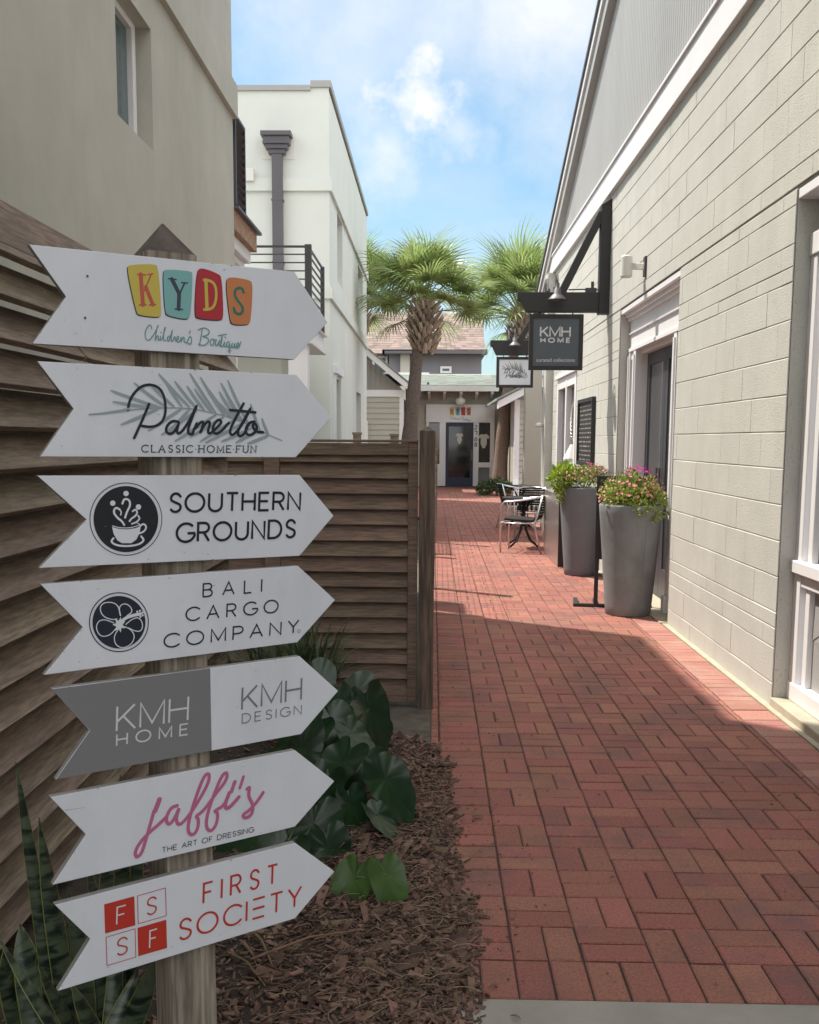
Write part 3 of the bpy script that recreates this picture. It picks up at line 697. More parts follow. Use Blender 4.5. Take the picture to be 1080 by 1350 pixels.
ax0 = yp(697.5, 450, YS).x; ax1 = yp(768.5, 450, YS).x; zt = yp(733, 414.5, YS).z; zb_ = yp(733, 488, YS).z; zarm = yp(760, 412, YS).z; ztop = yp(760, 386, YS).z; arml = XW - yp(682, 400, YS).x
t, pn, F, W, H = hanging_sign('hanging_sign', 'square slate grey sign with pale letters hanging from the nearer black bracket', YS, zarm, arml, ztop - zarm, xp(807, 270, XW).z, zb_, zt, ax0, ax1, M['sign_slate'])
ink = Ink(F); lay_text(ink, 'KMH', (W * .16, H * .62), (W * .64, 0), (0, H * .2), W * .034, .18); lay_text(ink, 'HOME', (W * .17, H * .5), (W * .63, 0), (0, H * .085), W * .026, .62)
part_ink(ink, 'lettering', M['ink_white'], pn)
def font_text(body, size_w, origin, ex, ez, nrm, m, name, parent):
    cu = bpy.data.curves.new(name, 'FONT'); cu.body = body; cu.size = 1; o = bpy.data.objects.new(name, cu); col.objects.link(o)
    dg = bpy.context.evaluated_depsgraph_get(); me = bpy.data.meshes.new_from_object(o.evaluated_get(dg)); bpy.data.objects.remove(o)
    xs = [v.co.x for v in me.vertices]; k = size_w / (max(xs) - min(xs)); x0 = min(xs); e, u_, n_ = Vector(ex), Vector(ez), Vector(nrm); oo = Vector(origin)
    for v in me.vertices: v.co = oo + e * ((v.co.x - x0) * k) + u_ * (v.co.y * k) + n_ * .0009
    me.materials.clear(); me.materials.append(m); q = bpy.data.objects.new(name, me); col.objects.link(q); q.parent = parent
    off = Vector((0, 0, 0)); z_ = parent
    while z_ is not None: off += z_.location; z_ = z_.parent
    me.transform(Matrix.Translation(-off)); return q
font_text('curated collections', W * .84, F.at(W * .08, H * .09), (1, 0, 0), (0, 0, 1), (0, -1, 0), M['ink_white'], 'small_lettering', pn)

# script word and palm frond, shared by the arrow board and the far hanging sign; traced once in crop pixels
c4 = zz(110, 470, 4.)
FROND_RIB = c4((1045, 443), (985, 418), (900, 372), (800, 330), (700, 300), (560, 272), (440, 270), (300, 275), (130, 294), (30, 306))
FROND_LEAF = [c4(*p) for p in (((560, 268), (395, 90)), ((520, 266), (430, 130)), ((600, 278), (480, 130)), ((640, 288), (545, 155)), ((680, 298), (585, 170)), ((700, 302), (560, 88)), ((745, 315), (615, 108)), ((770, 320), (640, 150)), ((800, 330), (660, 190)), ((840, 345), (725, 140)), ((810, 332), (715, 185)), ((870, 360), (760, 125)), ((830, 342), (738, 165)), ((440, 270), (265, 138)), ((410, 271), (142, 178)), ((390, 272), (152, 238)), ((480, 267), (345, 140)), ((930, 390), (880, 250)), ((975, 412), (940, 325)), ((400, 272), (195, 360)), ((520, 272), (340, 392)), ((600, 282), (408, 415)), ((700, 305), (480, 448)), ((790, 335), (615, 448)), ((840, 350), (642, 455)), ((890, 375), (725, 450)), ((920, 390), (800, 455)), ((975, 415), (862, 460)), ((560, 275), (450, 400)), ((740, 318), (560, 425)))]
SCRIPT = [c4(*p) for p in (
    ((234, 282), (238, 245), (262, 195), (305, 155), (350, 147), (395, 160), (425, 205), (434, 280), (422, 335), (392, 364), (350, 372), (308, 366)),
    ((345, 250), (312, 330), (266, 430)),
    ((500, 345), (468, 338), (440, 362), (432, 395), (455, 411), (482, 395), (505, 345), (490, 390), (498, 410), (522, 393), (562, 330), (604, 240), (570, 325), (546, 395), (560, 412), (578, 405)),
    ((572, 410), (600, 340), (586, 385), (612, 348), (632, 342), (628, 365), (612, 408), (632, 365), (655, 340), (668, 350), (652, 400), (668, 408), (705, 372), (730, 345), (712, 330), (690, 350), (677, 388), (694, 410), (722, 398), (765, 350)),
    ((843, 248), (800, 325), (768, 392), (778, 416), (800, 405), (845, 345), (888, 255), (845, 335), (808, 400), (822, 424), (848, 408), (868, 360)),
    ((772, 282), (840, 288), (905, 295)),
    ((900, 343), (872, 348), (850, 385), (862, 415), (892, 412), (916, 380), (905, 350), (888, 362), (905, 396), (945, 400)))]
def px_frond(ink, xf=None):
    f_ = ink.fr
    for a, b in FROND_LEAF:
        a, b = (xf(a), xf(b)) if xf else (a, b)
        q = [f_.from_px(*a), f_.from_px(*((a[0] + b[0]) / 2 - .6, (a[1] + b[1]) / 2 + .8)), f_.from_px(*b)]
        L = (q[0] - q[2]).length; sc = (f_.from_px(a[0], a[1] - 20) - q[0]).length / 20
        s_ = 4.2 if not xf else 1.0
        n = 8; pts = smooth_poly(q, 2); w = s_ * sc
        for i in range(len(pts) - 1):
            t0, t1 = i / (len(pts) - 1), (i + 1) / (len(pts) - 1); ww = lambda t: w * (.25 + .75 * math.sin(math.pi * min(1, t * .85 + .1)))
            ink.stroke([pts[i], pts[i + 1]], 1., taper=(ww(t0), ww(t1)), rnd_end=False)
YS2 = 16.95
ax0 = yp(654.5, 490, YS2).x; ax1 = yp(703, 490, YS2).x; zt = yp(678, 470.5, YS2).z; zb_ = yp(678, 511, YS2).z; zarm = yp(690, 468.5, YS2).z; ztop = yp(690, 449, YS2).z; arml = XW - yp(646.5, 455, YS2).x
t, pn, F, W, H = hanging_sign('hanging_sign', 'small white sign with a script word and frond hanging from the farther black bracket', YS2, zarm, arml, ztop - zarm, zarm + .98, zb_, zt, ax0, ax1, M['board_white'])
xf = lambda p: (657 + (p[0] - 117) / 260 * 42, 475 + (p[1] - 485) / 130 * 31)
ink = Ink(F); px_frond(ink, xf); part_ink(ink, 'printed_frond', M['ink_grey'], pn)
ink = Ink(F)
for s in SCRIPT: px_stroke(ink, [xf((110 + (p[0] - 110) * .8 + 14, 470 + (p[1] - 470) * .8 + 28)) for p in s], .8, 1)
part_ink(ink, 'script_lettering', M['ink_black'], pn)

# --- framed letter board on the wall
bo = thing('notice_board', 'narrow black framed notice board with rows of tiny pale print on the block wall', 'notice board', (XW, 12.6, 1.6))
s = MB(); a, b, c, d_ = -.6, .6, -.41, .43
for q in ((-.05, -.001, a, b, c, c + .05), (-.05, -.001, a, b, d_ - .05, d_), (-.0499, -.001, a, a + .05, c + .05, d_ - .05), (-.0499, -.001, b - .05, b, c + .05, d_ - .05)): s.box(*q)
s.build('frame', M['sign_black'], bo, bevel=.003)
s = MB(); s.box(-.025, -.002, a + .04, b - .04, c + .04, d_ - .04); bp_ = s.build('panel', M['sign_black'], bo)
s = MB(); nr = random.Random(4)
for r in range(13):
    y = a + .07; zz_ = d_ - .085 - r * .056
    while y < b - .1:
        w = nr.uniform(.02, .05); s.box(-.027, -.0255, y, min(y + w, b - .07), zz_ - .017, zz_); y += w + nr.uniform(.05, .12)
s.build('print_lettering', M['chimney_beige'], bp_)

# ================================================================== LEFT: NEAR STUCCO BUILDING
XB, YC = -1.95, 9.85
b1 = thing('stucco_building', 'beige stucco building with a small recessed window and a belt course, left of the path', 'building', (XB, YC, 0))
m_ = MB(); H1 = 7.4
sheet(m_, (XB, -5, -.05), (0, 1, 0), (0, 0, 1), YC + 5, H1, [(11.28, 12.06, 3.52, 4.32)], .17)
m_.face([(XB, YC, -.05), (XB - 9, YC, -.05), (XB - 9, YC, H1), (XB, YC, H1)]); m_.face([(XB, -5, H1), (XB, YC, H1), (XB - 9, YC, H1), (XB - 9, -5, H1)])
m_.face([(XB, -5, -.05), (XB, -5, H1), (XB - 9, -5, H1), (XB - 9, -5, -.05)]); m_.face([(XB - 9, -5, -.05), (XB - 9, -5, H1), (XB - 9, YC, H1), (XB - 9, YC, -.05)])
part(m_, 'stucco_wall', M['stucco_beige'], b1)
m_ = MB(); m_.box(XB - 5, XB - .02, -5, 7.6, H1, H1 + 3.6); part(m_, 'upper_storey', M['stucco_beige'], b1)
m_ = MB(); m_.prism([(XB + .001, -5, 4.56), (XB + .045, -5, 4.56), (XB + .045, -5, 4.86), (XB + .001, -5, 4.90)], (0, YC + 5.04, 0)); m_.box(XB - 4, XB, YC + .001, YC + .045, 4.56, 4.86); part(m_, 'belt_course', M['stucco_beige'], b1)
m_ = MB(); y0, y1, z0, z1 = 6.28, 7.06, 3.47, 4.27; xg = XB - .12
for q in ((y0, y0 + .05, z0, z1), (y1 - .13, y1 - .06, z0, z1), (y0 + .05, y1 - .13, z0, z0 + .045), (y0 + .05, y1 - .13, z1 - .045, z1)): m_.box(xg - .03, xg + .03, *q)
m_.box(xg - .05, xg, y1 - .06, y1, z0, z1)
wi = part(m_, 'window', M['white_paint'], b1, bevel=.004)
m_ = MB(); m_.box(xg - .02, xg - .01, y0 + .04, y1 - .06, z0 + .04, z1 - .04); part(m_, 'window_glass', M['glass_teal'], wi)
# corner loggia: louvred screen standing on a timber-edged slab
lo = thing('louvre_screen', 'dark louvred privacy screen at the far corner of the beige building', 'screen', (XB - .02, YC + .36, 3.78))
s = MB(); s.box(-.02, .03, -.28, -.24, 0, .86); s.box(-.02, .03, .20, .24, 0, .86); s.box(-.02, .03, -.24, .20, .83, .86); s.build('screen_frame', M['dark_metal'], lo)
s = MB()
for k in range(11): s.obox((.0, -.02, .04 + k * .075), (.035, 0, .022), (0, .22, 0), (-.002, 0, .003))
s.build('louvres', M['dark_metal'], lo)
cp = thing('porch_canopy', 'timber edged porch canopy with white trim past the beige building', 'canopy', (XB, YC, 3.5))
s = MB(); s.box(-4, 0, .02, 1.25, .03, .22); s.build('timber_fascia', M['fascia_wood'], cp, bevel=.006)
s = MB(); s.box(-4, .05, .0, 1.3, .22, .245); s.build('cap_flashing', M['bronze_metal'], cp)
s = MB(); s.box(-4, -.06, .05, 1.2, -.10, .03); s.box(-4, -.12, .08, 1.15, -.17, -.10); s.build('white_trim', M['white_paint'], cp, bevel=.008)
s = MB(); s.box(-3.8, -.2, .1, 1.1, -3.5, -.17); s.build('porch_wall', M['white_paint'], cp)

# ================================================================== LEFT: SECOND STUCCO BUILDING
Y2, X2, Z2 = 16.9, -1.755, 7.22; Y2E = 26.2
b2 = thing('pale_building', 'pale two storey stucco building with parapet and dark downspout, beyond the beige one', 'building', (X2, Y2, 0))
m_ = MB()
def yb2(u, v): return xp(u, v, X2)
ops = []
for (ul, ur, vt, vb) in ((444.5, 451.5, 276, 372), (472, 478.5, 345, 403), (441.5, 448, 494, 640), (470, 476, 513, 640)):
    a, b = yb2(ul, vt), yb2(ur, vt); zb = yb2((ul + ur) / 2, vb).z
    ops.append((a.y - Y2, b.y - Y2, max(zb, 0.02), a.z))
sheet(m_, (X2, Y2, -.05), (0, 1, 0), (0, 0, 1), Y2E - Y2, Z2, ops, .22)
m_.face([(X2, Y2, -.05), (X2, Y2, Z2), (X2 - 6, Y2, Z2), (X2 - 6, Y2, -.05)]); m_.face([(X2, Y2, Z2), (X2, Y2E, Z2), (X2 - 6, Y2E, Z2), (X2 - 6, Y2, Z2)])
m_.face([(X2, Y2E, -.05), (X2 - 6, Y2E, -.05), (X2 - 6, Y2E, Z2), (X2, Y2E, Z2)])
part(m_, 'stucco_wall', M['stucco_pale'], b2)
for i, o in enumerate(ops):
    m_ = MB(); y0, y1, z0, z1 = o[0] + Y2, o[1] + Y2, o[2], o[3]; xg = X2 - .19
    for q in ((y0, y0 + .07, z0, z1), (y1 - .07, y1, z0, z1), (y0 + .07, y1 - .07, z1 - .07, z1), (y0 + .07, y1 - .07, z0, z0 + .07)): m_.box(xg - .03, xg + .02, *q)
    w_ = part(m_, 'door' if i == 2 else 'window', M['white_paint'], b2); m_ = MB(); m_.box(xg - .02, xg - .01, y0 + .06, y1 - .06, z0 + .06, z1 - .06); part(m_, 'window_glass', M['glass_teal'], w_)
m_ = MB(); z = ops[2][3]; y = ops[2][0] + Y2; y1 = ops[2][1] + Y2
for q in ((y - .14, y - .0, 0, z + .02), (y1, y1 + .12, 0, z + .02)): m_.box(X2, X2 + .03, *q)
m_.box(X2, X2 + .06, y - .2, y1 + .2, z + .02, z + .16); part(m_, 'door_casing', M['white_paint'], b2)
for za, zc in ((5.58, 5.79), (3.84, 4.04)):
    m_ = MB(); m_.prism([(X2 + .001, Y2 - .05, za), (X2 + .05, Y2 - .05, za), (X2 + .05, Y2 - .05, zc - .02), (X2 + .001, Y2 - .05, zc)], (0, Y2E - Y2 + .05, 0)); m_.box(X2 - 6, X2, Y2 - .05, Y2 - .001, za, zc - .01); part(m_, 'belt_course', M['stucco_pale'], b2)
m_ = MB(); m_.box(X2 - .30, X2 + .035, Y2 - .035, Y2E + .03, Z2, Z2 + .10); m_.box(X2 - 6, X2 - .301, Y2 - .035, Y2 + .25, Z2 - .05, Z2 + .03); part(m_, 'parapet_cap', M['siding_metal'], b2)
p = yp(366.5, 190, Y2); xd = p.x
m_ = MB(); m_.box(xd - .085, xd + .085, Y2 - .15, Y2 - .03, .1, 6.18)
zt = yp(366, 178, Y2).z
ds = None
m2 = MB()
for (w, z0, z1) in ((.25, zt - .07, zt), (.21, zt - .15, zt - .07), (.22, zt - .19, zt - .15), (.18, zt - .26, zt - .19), (.14, zt - .33, zt - .26)): m2.box(xd - w, xd + w, Y2 - .04 - w * .9, Y2 - .03, z0, z1)
for z in (5.4, 4.4, 3.4): m_.box(xd - .10, xd + .10, Y2 - .155, Y2 - .0, z, z + .03)
ds = part(m_, 'downspout', M['bronze_metal'], b2, bevel=.006); part(m2, 'conductor_head', M['bronze_metal'], ds, bevel=.006)
m_ = MB(); m_.box(xd - .26, xd + .28, Y2 - .012, Y2 - .001, zt - .38, zt + .05); part(m_, 'flashing_plate', M['plastic_white'], b2)
v_ = yp(329.5, 232, Y2); m_ = MB(); m_.box(v_.x - .08, v_.x + .08, Y2 - .1, Y2 - .05, v_.z - .1, v_.z + .1); part(m_, 'vent_cover', M['plastic_white'], b2, bevel=.01)
# balcony between the two buildings
YBF = 14.2; xr = yp(406.5, 330, YBF).x; ztr = yp(380, 323.5, YBF).z
ba = thing('balcony', 'small balcony with dark bar railing between the two stucco buildings', 'balcony', (xr, YBF, ztr - 1.05))
s = MB()
s.box(-4, .0, .02, 1.9, -.22, -.02); s.box(-4, .06, -.05, 1.95, -.02, .0); s.box(-4, .04, -.02, 1.92, -.30, -.22); s.build('slab', M['white_paint'], ba, bevel=.01)
rl = MB(); rl.box(-.045, .045, -.045, .045, 0, 1.06); rl.box(-.03, .03, 1.75, 1.81, 0, 1.06); rl.box(-2.2, -2.14, -.03, .03, 0, 1.06)
for k in range(9):
    z = 1.05 - k * .113; h = .03 if k == 0 else .016
    rl.box(-4, -.045, -.012, .012, z - h, z); rl.box(-.012, .012, .045, 1.75, z - h, z)
rl.build('railing', M['dark_metal'], ba)
s = MB(); s.box(-.30, -.03, .05, .30, -(ztr - 1.05), -.30); s.build('corner_post', M['white_paint'], ba)
s = MB(); s.box(-4, -.5, .7, 1.8, -(ztr - 1.05), -.30); s.build('back_wall', M['stucco_pale'], ba)

# ================================================================== FENCES
def plank(mb, a, b, w, th, updir, wob=.0, r=rnd):
    """a board from a to b whose width runs along updir"""
    a, b, up = Vector(a), Vector(b), Vector(updir).normalized(); d = (b - a).normalized(); n = d.cross(up).normalized()
    k = r.uniform(-wob, wob); a = a + n * k + up * r.uniform(-wob, wob); b = b + n * r.uniform(-wob, wob) + up * r.uniform(-wob, wob)
    mb.obox((a + b) / 2, (b - a) / 2, up * w / 2, n * th / 2)
XL = -1.2; YL = 5.95
fl = thing('louvred_fence', 'tall weathered timber fence of tilted slats close behind the signpost', 'fence', (XL, 3, 0))
s = MB(); fr_ = random.Random(21); z = .18; k = 0
while z < 2.10:
    up = Vector((-.082, 0, .105)).normalized(); c = [(.3, 2.05), (2.06, 5.96)] if k % 2 else [(.3, 3.3), (3.31, 5.96)]
    for (a, b) in c: plank(s, (XL, a, z), (XL, b, z), .138, .021, up, .004, fr_)
    z += .1165; k += 1
plank(s, (XL, .3, 2.085), (XL, 5.96, 2.085), .14, .03, (-.03, 0, .1), .0, fr_)
part(s, 'slat_panel', M['slat_wood'], fl, bevel=.002)
for y in (1.9, 3.95, YL + .02):
    s = MB(); s.box(XL - .15, XL - .06, y, y + .09, 0, 2.02); part(s, 'post', M['fence_post_wood'], fl, bevel=.004)
YG = 5.45
fg = thing('slatted_gate', 'brown timber gate panel of horizontal slats facing the camera beyond the plants', 'gate', (-.6, YG, 0))
s = MB(); z = .115
while z < 1.46:
    plank(s, (-1.14, YG + .02, z), (-.125, YG + .02, z), .098, .016, (0, .045, .085), .0025, fr_); z += .0868
part(s, 'slats', M['gate_wood'], fg, bevel=.002)
s = MB(); s.box(-.135, -.082, YG - .02, YG + .055, .03, 1.485); s.box(-.93, -.845, YG - .035, YG + .055, .03, 1.485); s.box(-.845, -.135, YG - .015, YG + .05, .03, .075); s.box(-.845, -.135, YG - .02, YG + .05, 1.415, 1.48); s.box(-1.14, -.08, YG - .03, YG + .06, 1.485, 1.50)
part(s, 'gate_frame', M['gate_wood'], fg, bevel=.003)
cpst = MB(); cpst.prism([(-.073, YG - .05, -.05), (.012, YG - .05, -.05), (.012, YG + .035, -.05), (-.073, YG + .035, -.05)], (0, 0, 1.60)); cpst.mesh([(-.073, YG - .05, 1.55), (.012, YG - .05, 1.55), (.012, YG + .035, 1.55), (-.073, YG + .035, 1.55), (-.03, YG - .007, 1.575)], [(0, 1, 4), (1, 2, 4), (2, 3, 4), (3, 0, 4)])
tag(cpst.build('fence_post', M['fence_post_wood'], bevel=.003), 'dark square timber post where the gate meets the brick path', 'post')
f3 = thing('path_fence', 'long louvred timber fence running along the left edge of the brick path', 'fence', (.0, 6, 0))
s = MB(); z = .12; su = Vector((sx, 0, sz)).normalized() * -1
while z < 1.5:
    for (a, b) in ((YG + .06, 9.9), (10.0, 14.4), (14.5, 19.0)):
        fx_ = lambda y: -.035 + .095 * (y - 5.4) / 13.6
        plank(s, (fx_(a), a, z), (fx_(b), b, z), .10, .004, su, .0, fr_)
    z += .118
part(s, 'slat_panel', M['slat_wood'], f3)
for y in (9.9, 14.4, 19.0):
    s = MB(); x = -.035 + .095 * (y - 5.4) / 13.6; s.box(x - .03, x + .03, y, y + .09, 0, 1.57); part(s, 'post', M['slat_wood'], f3)
for (u, v) in ((383, 575), (471, 575), (520, 577)):
    p = yp(u, v, 13.); s = MB(); s.box(-.05, .05, -.05, .05, 0, p.z + .02); s.prism([(-.06, -.06, p.z + .02), (.06, -.06, p.z + .02), (.06, .06, p.z + .02), (-.06, .06, p.z + .02)], (0, 0, .03))
    tag(s.build('fence_post', M['slat_wood'], loc=(p.x, 13., 0)), {383: 'small capped post in the yard behind the gate, nearest the white door trim', 471: 'small capped post behind the gate, below the green corner of the pale building', 520: 'small capped post behind the gate, nearest the palm trunk'}[u], 'post', 'capped posts in the yard behind the gate')

# ================================================================== SIGNPOST WITH SEVEN ARROW BOARDS
SB = R_(54.8); e1 = Vector((math.sin(SB), math.cos(SB), 0)); nrm = Vector((e1.y, -e1.x, 0))
DIST = 1.73
rr = ray(247, 800); P0 = CAMP + rr * (DIST / rr.y)
F0 = Frame(P0, e1, (0, 0, 1), nrm)
pa, pb = F0.from_px(230.5, 300), F0.from_px(261, 1345)
ax = (F0.at(*pa) - F0.at(*pb)).normalized()          # the post leans slightly
BT = .0135                                            # board thickness; F0 is the printed face
back = F0.at(*pb) - nrm * (BT + .0445); k_ = back.z / ax.z; base = back - ax * k_
tipz = F0.at(*F0.from_px(229, 288)).z; eavez = F0.at(*F0.from_px(230, 331)).z
sign = thing('signpost', 'weathered square timber signpost carrying seven white arrow boards', 'signpost', base)
def srel(p): return Vector(p) - base
s = MB(); hw = .0445
def ring(z): c = base + ax * ((z - base.z) / ax.z); return [c + e1 * i * hw + nrm * j * hw for i, j in ((-1, 1), (1, 1), (1, -1), (-1, -1))]
lo_, hi_ = ring(-.04), ring(eavez); tip = base + ax * ((tipz + .004 - base.z) / ax.z)
zs = [(-.04) + (eavez + .04) * i / 24 for i in range(25)]
s.mesh([srel(q) for z in zs for q in ring(z)] + [srel(tip)], [(4 * i + k, 4 * i + (k + 1) % 4, 4 * i + 4 + (k + 1) % 4, 4 * i + 4 + k) for i in range(24) for k in range(4)])
s.build('post', M['post_wood'], sign, bevel=.003)
s = MB(); s.mesh([srel(q) for q in ring(eavez - .002)] + [srel(tip)], [(k, (k + 1) % 4, 4) for k in range(4)]); s.build('weathered_point', M['post_end'], sign, bevel=.002)
BOARDS = [
 ('topmost white arrow board with four coloured letter tiles', ((38, 322), (388, 358), (432, 425), (388, 474), (43, 453), (87, 391))),
 ('white arrow board with a black script word over a grey palm frond', ((49, 476), (391, 494), (437, 550), (390, 603), (53, 602), (97, 539))),
 ('white arrow board with a steaming cup in a black disc', ((49, 627), (395, 626), (440, 680), (395, 733), (52, 749), (114, 685))),
 ('white arrow board with a hibiscus flower in a black disc', ((53, 770), (393, 746), (442, 791), (392, 847), (58, 890), (109, 827))),
 ('arrow board half grey and half white', ((68, 908), (395, 865), (446, 911), (397, 968), (73, 1028), (118, 963))),
 ('white arrow board with pink brush script', ((66, 1051), (389, 989), (441, 1030), (389, 1090), (69, 1167), (113, 1100))),
 ('lowest white arrow board with red squares and red capitals', ((72, 1193), (389, 1111), (441, 1149), (389, 1211), (76, 1307), (119, 1238)))]
boards = []
for lab, pts in BOARDS:
    s = MB(); q = [F0.at(*F0.from_px(*p)) for p in pts]; s.mats = 1
    n = len(q); vs = [srel(p) for p in q] + [srel(p - nrm * BT) for p in q]
    s.cur = 0; s.mesh(vs, [tuple(range(n))]); s.f.append(tuple(range(2 * n - 1, n - 1, -1))); s.mi.append(1)
    for i in range(n): s.f.append((i + n, (i + 1) % n + n, (i + 1) % n, i)); s.mi.append(1)
    o = s.build('arrow_board', [M['board_white'], M['board_edge']], sign, bevel=.0009); o['label'] = lab; boards.append(o)
def bink(): return Ink(F0)
def put(ink, name, m, board): return part_ink(ink, name, M[m], board)
def screws(board, pts):
    for u, v in pts:
        s = MB(); c = F0.at(*F0.from_px(u, v)); a = [c + (e1 * math.cos(t) + Vector((0, 0, 1)) * math.sin(t)) * .0022 + nrm * .0011 for t in [i * math.pi / 4 for i in range(8)]]
        s.face([p for p in a])
        part(s, 'screw', M['galvanised'], board)

KIDS_SCRIPT = (((270, 558), (262, 528), (240, 540), (222, 580), (222, 620), (240, 644), (262, 632), (282, 602), (310, 550), (318, 532), (308, 545), (298, 600), (292, 648), (300, 622), (312, 605), (318, 618), (312, 640), (326, 640), (334, 605), (329, 636), (342, 640), (360, 572), (368, 545), (360, 553), (352, 610), (354, 645), (368, 640)),
            ((402, 615), (388, 608), (376, 635), (388, 652), (402, 618), (418, 555), (408, 615), (406, 650), (420, 645), (430, 612), (438, 622), (436, 645), (452, 642), (464, 622), (456, 608), (446, 625), (448, 652), (462, 655), (474, 640), (480, 612), (477, 657), (490, 618), (502, 618), (498, 655), (512, 655)),
            ((543, 572), (536, 592)), ((518, 658), (542, 606), (553, 630), (552, 660), (536, 670), (526, 660)), ((335, 582), (337, 588)),
            ((627, 562), (619, 620), (608, 676)), ((598, 570), (620, 555), (655, 553), (684, 575), (664, 607), (622, 612), (668, 620), (676, 650), (642, 680), (602, 668)),
            ((702, 630), (686, 638), (683, 668), (700, 680), (714, 655), (704, 632), (724, 642), (730, 632), (720, 668), (728, 684), (744, 660), (752, 635), (746, 676), (758, 682), (766, 650), (772, 598), (758, 660), (763, 688), (777, 680), (790, 645), (781, 682), (796, 688), (804, 665)),
            ((742, 608), (800, 597)), ((790, 618), (793, 622)),
            ((820, 652), (803, 655), (799, 685), (814, 690), (826, 655), (820, 700), (823, 735), (815, 712), (838, 680), (844, 650), (836, 688), (848, 694), (862, 655), (856, 692), (868, 694), (888, 672), (886, 655), (874, 664), (870, 692), (886, 700), (902, 652)))
# board 1: four letter tiles and a script line
B = boards[0]; c = zz(150, 330, 5.4)
TILES = [('tile_yellow', 'ink_coral', ((90, 125), (112, 103), (290, 97), (316, 122), (340, 455), (320, 479), (180, 462), (158, 440)),
          [(((190, 172), (206, 388)), 26), (((168, 172), (222, 176)), 10), (((182, 390), (228, 386)), 10), (((264, 174), (214, 292)), 9), (((226, 262), (276, 386)), 25), (((238, 172), (278, 168)), 8), (((252, 390), (295, 386)), 10)]),
         ('tile_teal', 'ink_slate', ((348, 150), (370, 135), (545, 147), (562, 168), (545, 470), (520, 494), (385, 466), (363, 440)),
          [(((412, 206), (462, 306)), 26), (((502, 234), (466, 312)), 11), (((464, 300), (459, 418)), 25), (((388, 202), (442, 208)), 9), (((480, 230), (524, 233)), 8), (((434, 418), (488, 421)), 9)]),
         ('tile_red', 'tile_yellow', ((590, 150), (620, 121), (748, 168), (768, 198), (782, 480), (758, 499), (600, 487), (574, 462)),
          [(((654, 212), (662, 420)), 22), (((640, 212), (690, 217), (722, 250), (730, 320), (718, 390), (690, 419), (642, 422)), 17)]),
         ('tile_orange', 'ink_green', ((794, 215), (825, 188), (965, 210), (990, 240), (974, 510), (950, 531), (850, 529), (826, 505)),
          [(((922, 300), (912, 272), (885, 266), (860, 285), (858, 325), (885, 365), (914, 400), (918, 435), (895, 458), (866, 448), (852, 412)), 17), (((920, 272), (922, 302)), 7), (((850, 410), (852, 448)), 7)])]
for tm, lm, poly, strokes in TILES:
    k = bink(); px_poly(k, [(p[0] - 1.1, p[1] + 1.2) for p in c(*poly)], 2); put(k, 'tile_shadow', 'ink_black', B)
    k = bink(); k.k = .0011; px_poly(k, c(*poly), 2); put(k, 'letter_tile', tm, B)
    k = bink(); k.k = .0015
    for pts, w in strokes: px_stroke(k, c(*pts), w * 1.15 / 5.4, 2 if len(pts) > 2 else 0)
    put(k, 'letter', lm, B)
k = bink()
for pts in KIDS_SCRIPT:
    px_stroke(k, c(*pts), 7.8 / 5.4, 2)
put(k, 'script_lettering', 'ink_teal', B); screws(B, ((59, 385), (115, 322 + 42), (112, 419)))
# board 2: frond and script
B = boards[1]; k = bink(); px_stroke(k, FROND_RIB, 1.6, 2); px_frond(k); px_stroke(k, c4((240, 278), (130, 296), (28, 306)), 3.4, 1, taper=(1.2, .4)); put(k, 'printed_frond', 'ink_frond', B)
k = bink(); k.k = .0013
for s_ in SCRIPT: px_stroke(k, s_, 14.5 / 4, 2)
put(k, 'script_lettering', 'ink_navy', B)
k = bink(); px_text(k, 'CLASSIC.HOME.FUN', 186.5, 596, 337, 596.5, 9.2, 1.35, .42, .16); put(k, 'lettering', 'ink_black', B)
# board 3: cup in a disc
B = boards[2]; c = zz(100, 620, 3.375)
def px_arc(cx, cy, rx, ry, a0=0, a1=360, n=40): return [(cx + rx * math.cos(R_(a0 + (a1 - a0) * i / n)), cy + ry * math.sin(R_(a0 + (a1 - a0) * i / n))) for i in range(n + 1)]
k = bink(); px_stroke(k, c(*px_arc(222, 217, 160, 161, 0, 360, 60)[:-1]), 1.0, 0, True); px_poly(k, c(*px_arc(222, 217, 144, 147, 0, 360, 60)[:-1])); put(k, 'round_emblem', 'ink_black', B)
k = bink(); k.k = .0014
px_poly(k, c((160, 252), (168, 285), (184, 312), (204, 324), (246, 324), (268, 308), (282, 280), (288, 248), (262, 258), (225, 263), (190, 260)))
px_stroke(k, c((162, 247), (190, 255), (230, 257), (262, 251), (287, 240), (270, 234)), 1.1, 2); px_stroke(k, c((284, 248), (300, 236), (314, 250), (304, 272), (278, 282)), 2.3)
px_stroke(k, c((166, 302), (154, 318), (180, 334), (228, 338), (278, 331), (304, 312), (290, 294)), 2.6)
for d_, w in ((((194, 174), (176, 164), (165, 186), (184, 212), (204, 226), (214, 243)), 2.7), (((206, 148), (214, 126), (236, 130), (242, 155), (226, 184), (218, 210)), 2.7), (((190, 172), (202, 184), (198, 198)), 1.8), (((252, 182), (264, 172), (274, 188), (262, 205), (246, 214), (238, 226)), 2.4), (((276, 202), (284, 214), (270, 230), (248, 238)), 2.2)): px_stroke(k, c(*d_), w)
for (x, y) in ((163, 146), (222, 103), (277, 163)): px_poly(k, c(*px_arc(x, y, 12, 12, 0, 360, 18)[:-1]))
put(k, 'cup_drawing', 'board_white', B)
k = bink(); px_text(k, 'SOUTHERN', 223, 675, 395, 671.8, 24.3, 3.5, .26); px_text(k, 'GROUNDS', 232.5, 714.8, 388, 708, 24.3, 3.5, .26); put(k, 'lettering', 'ink_black', B)
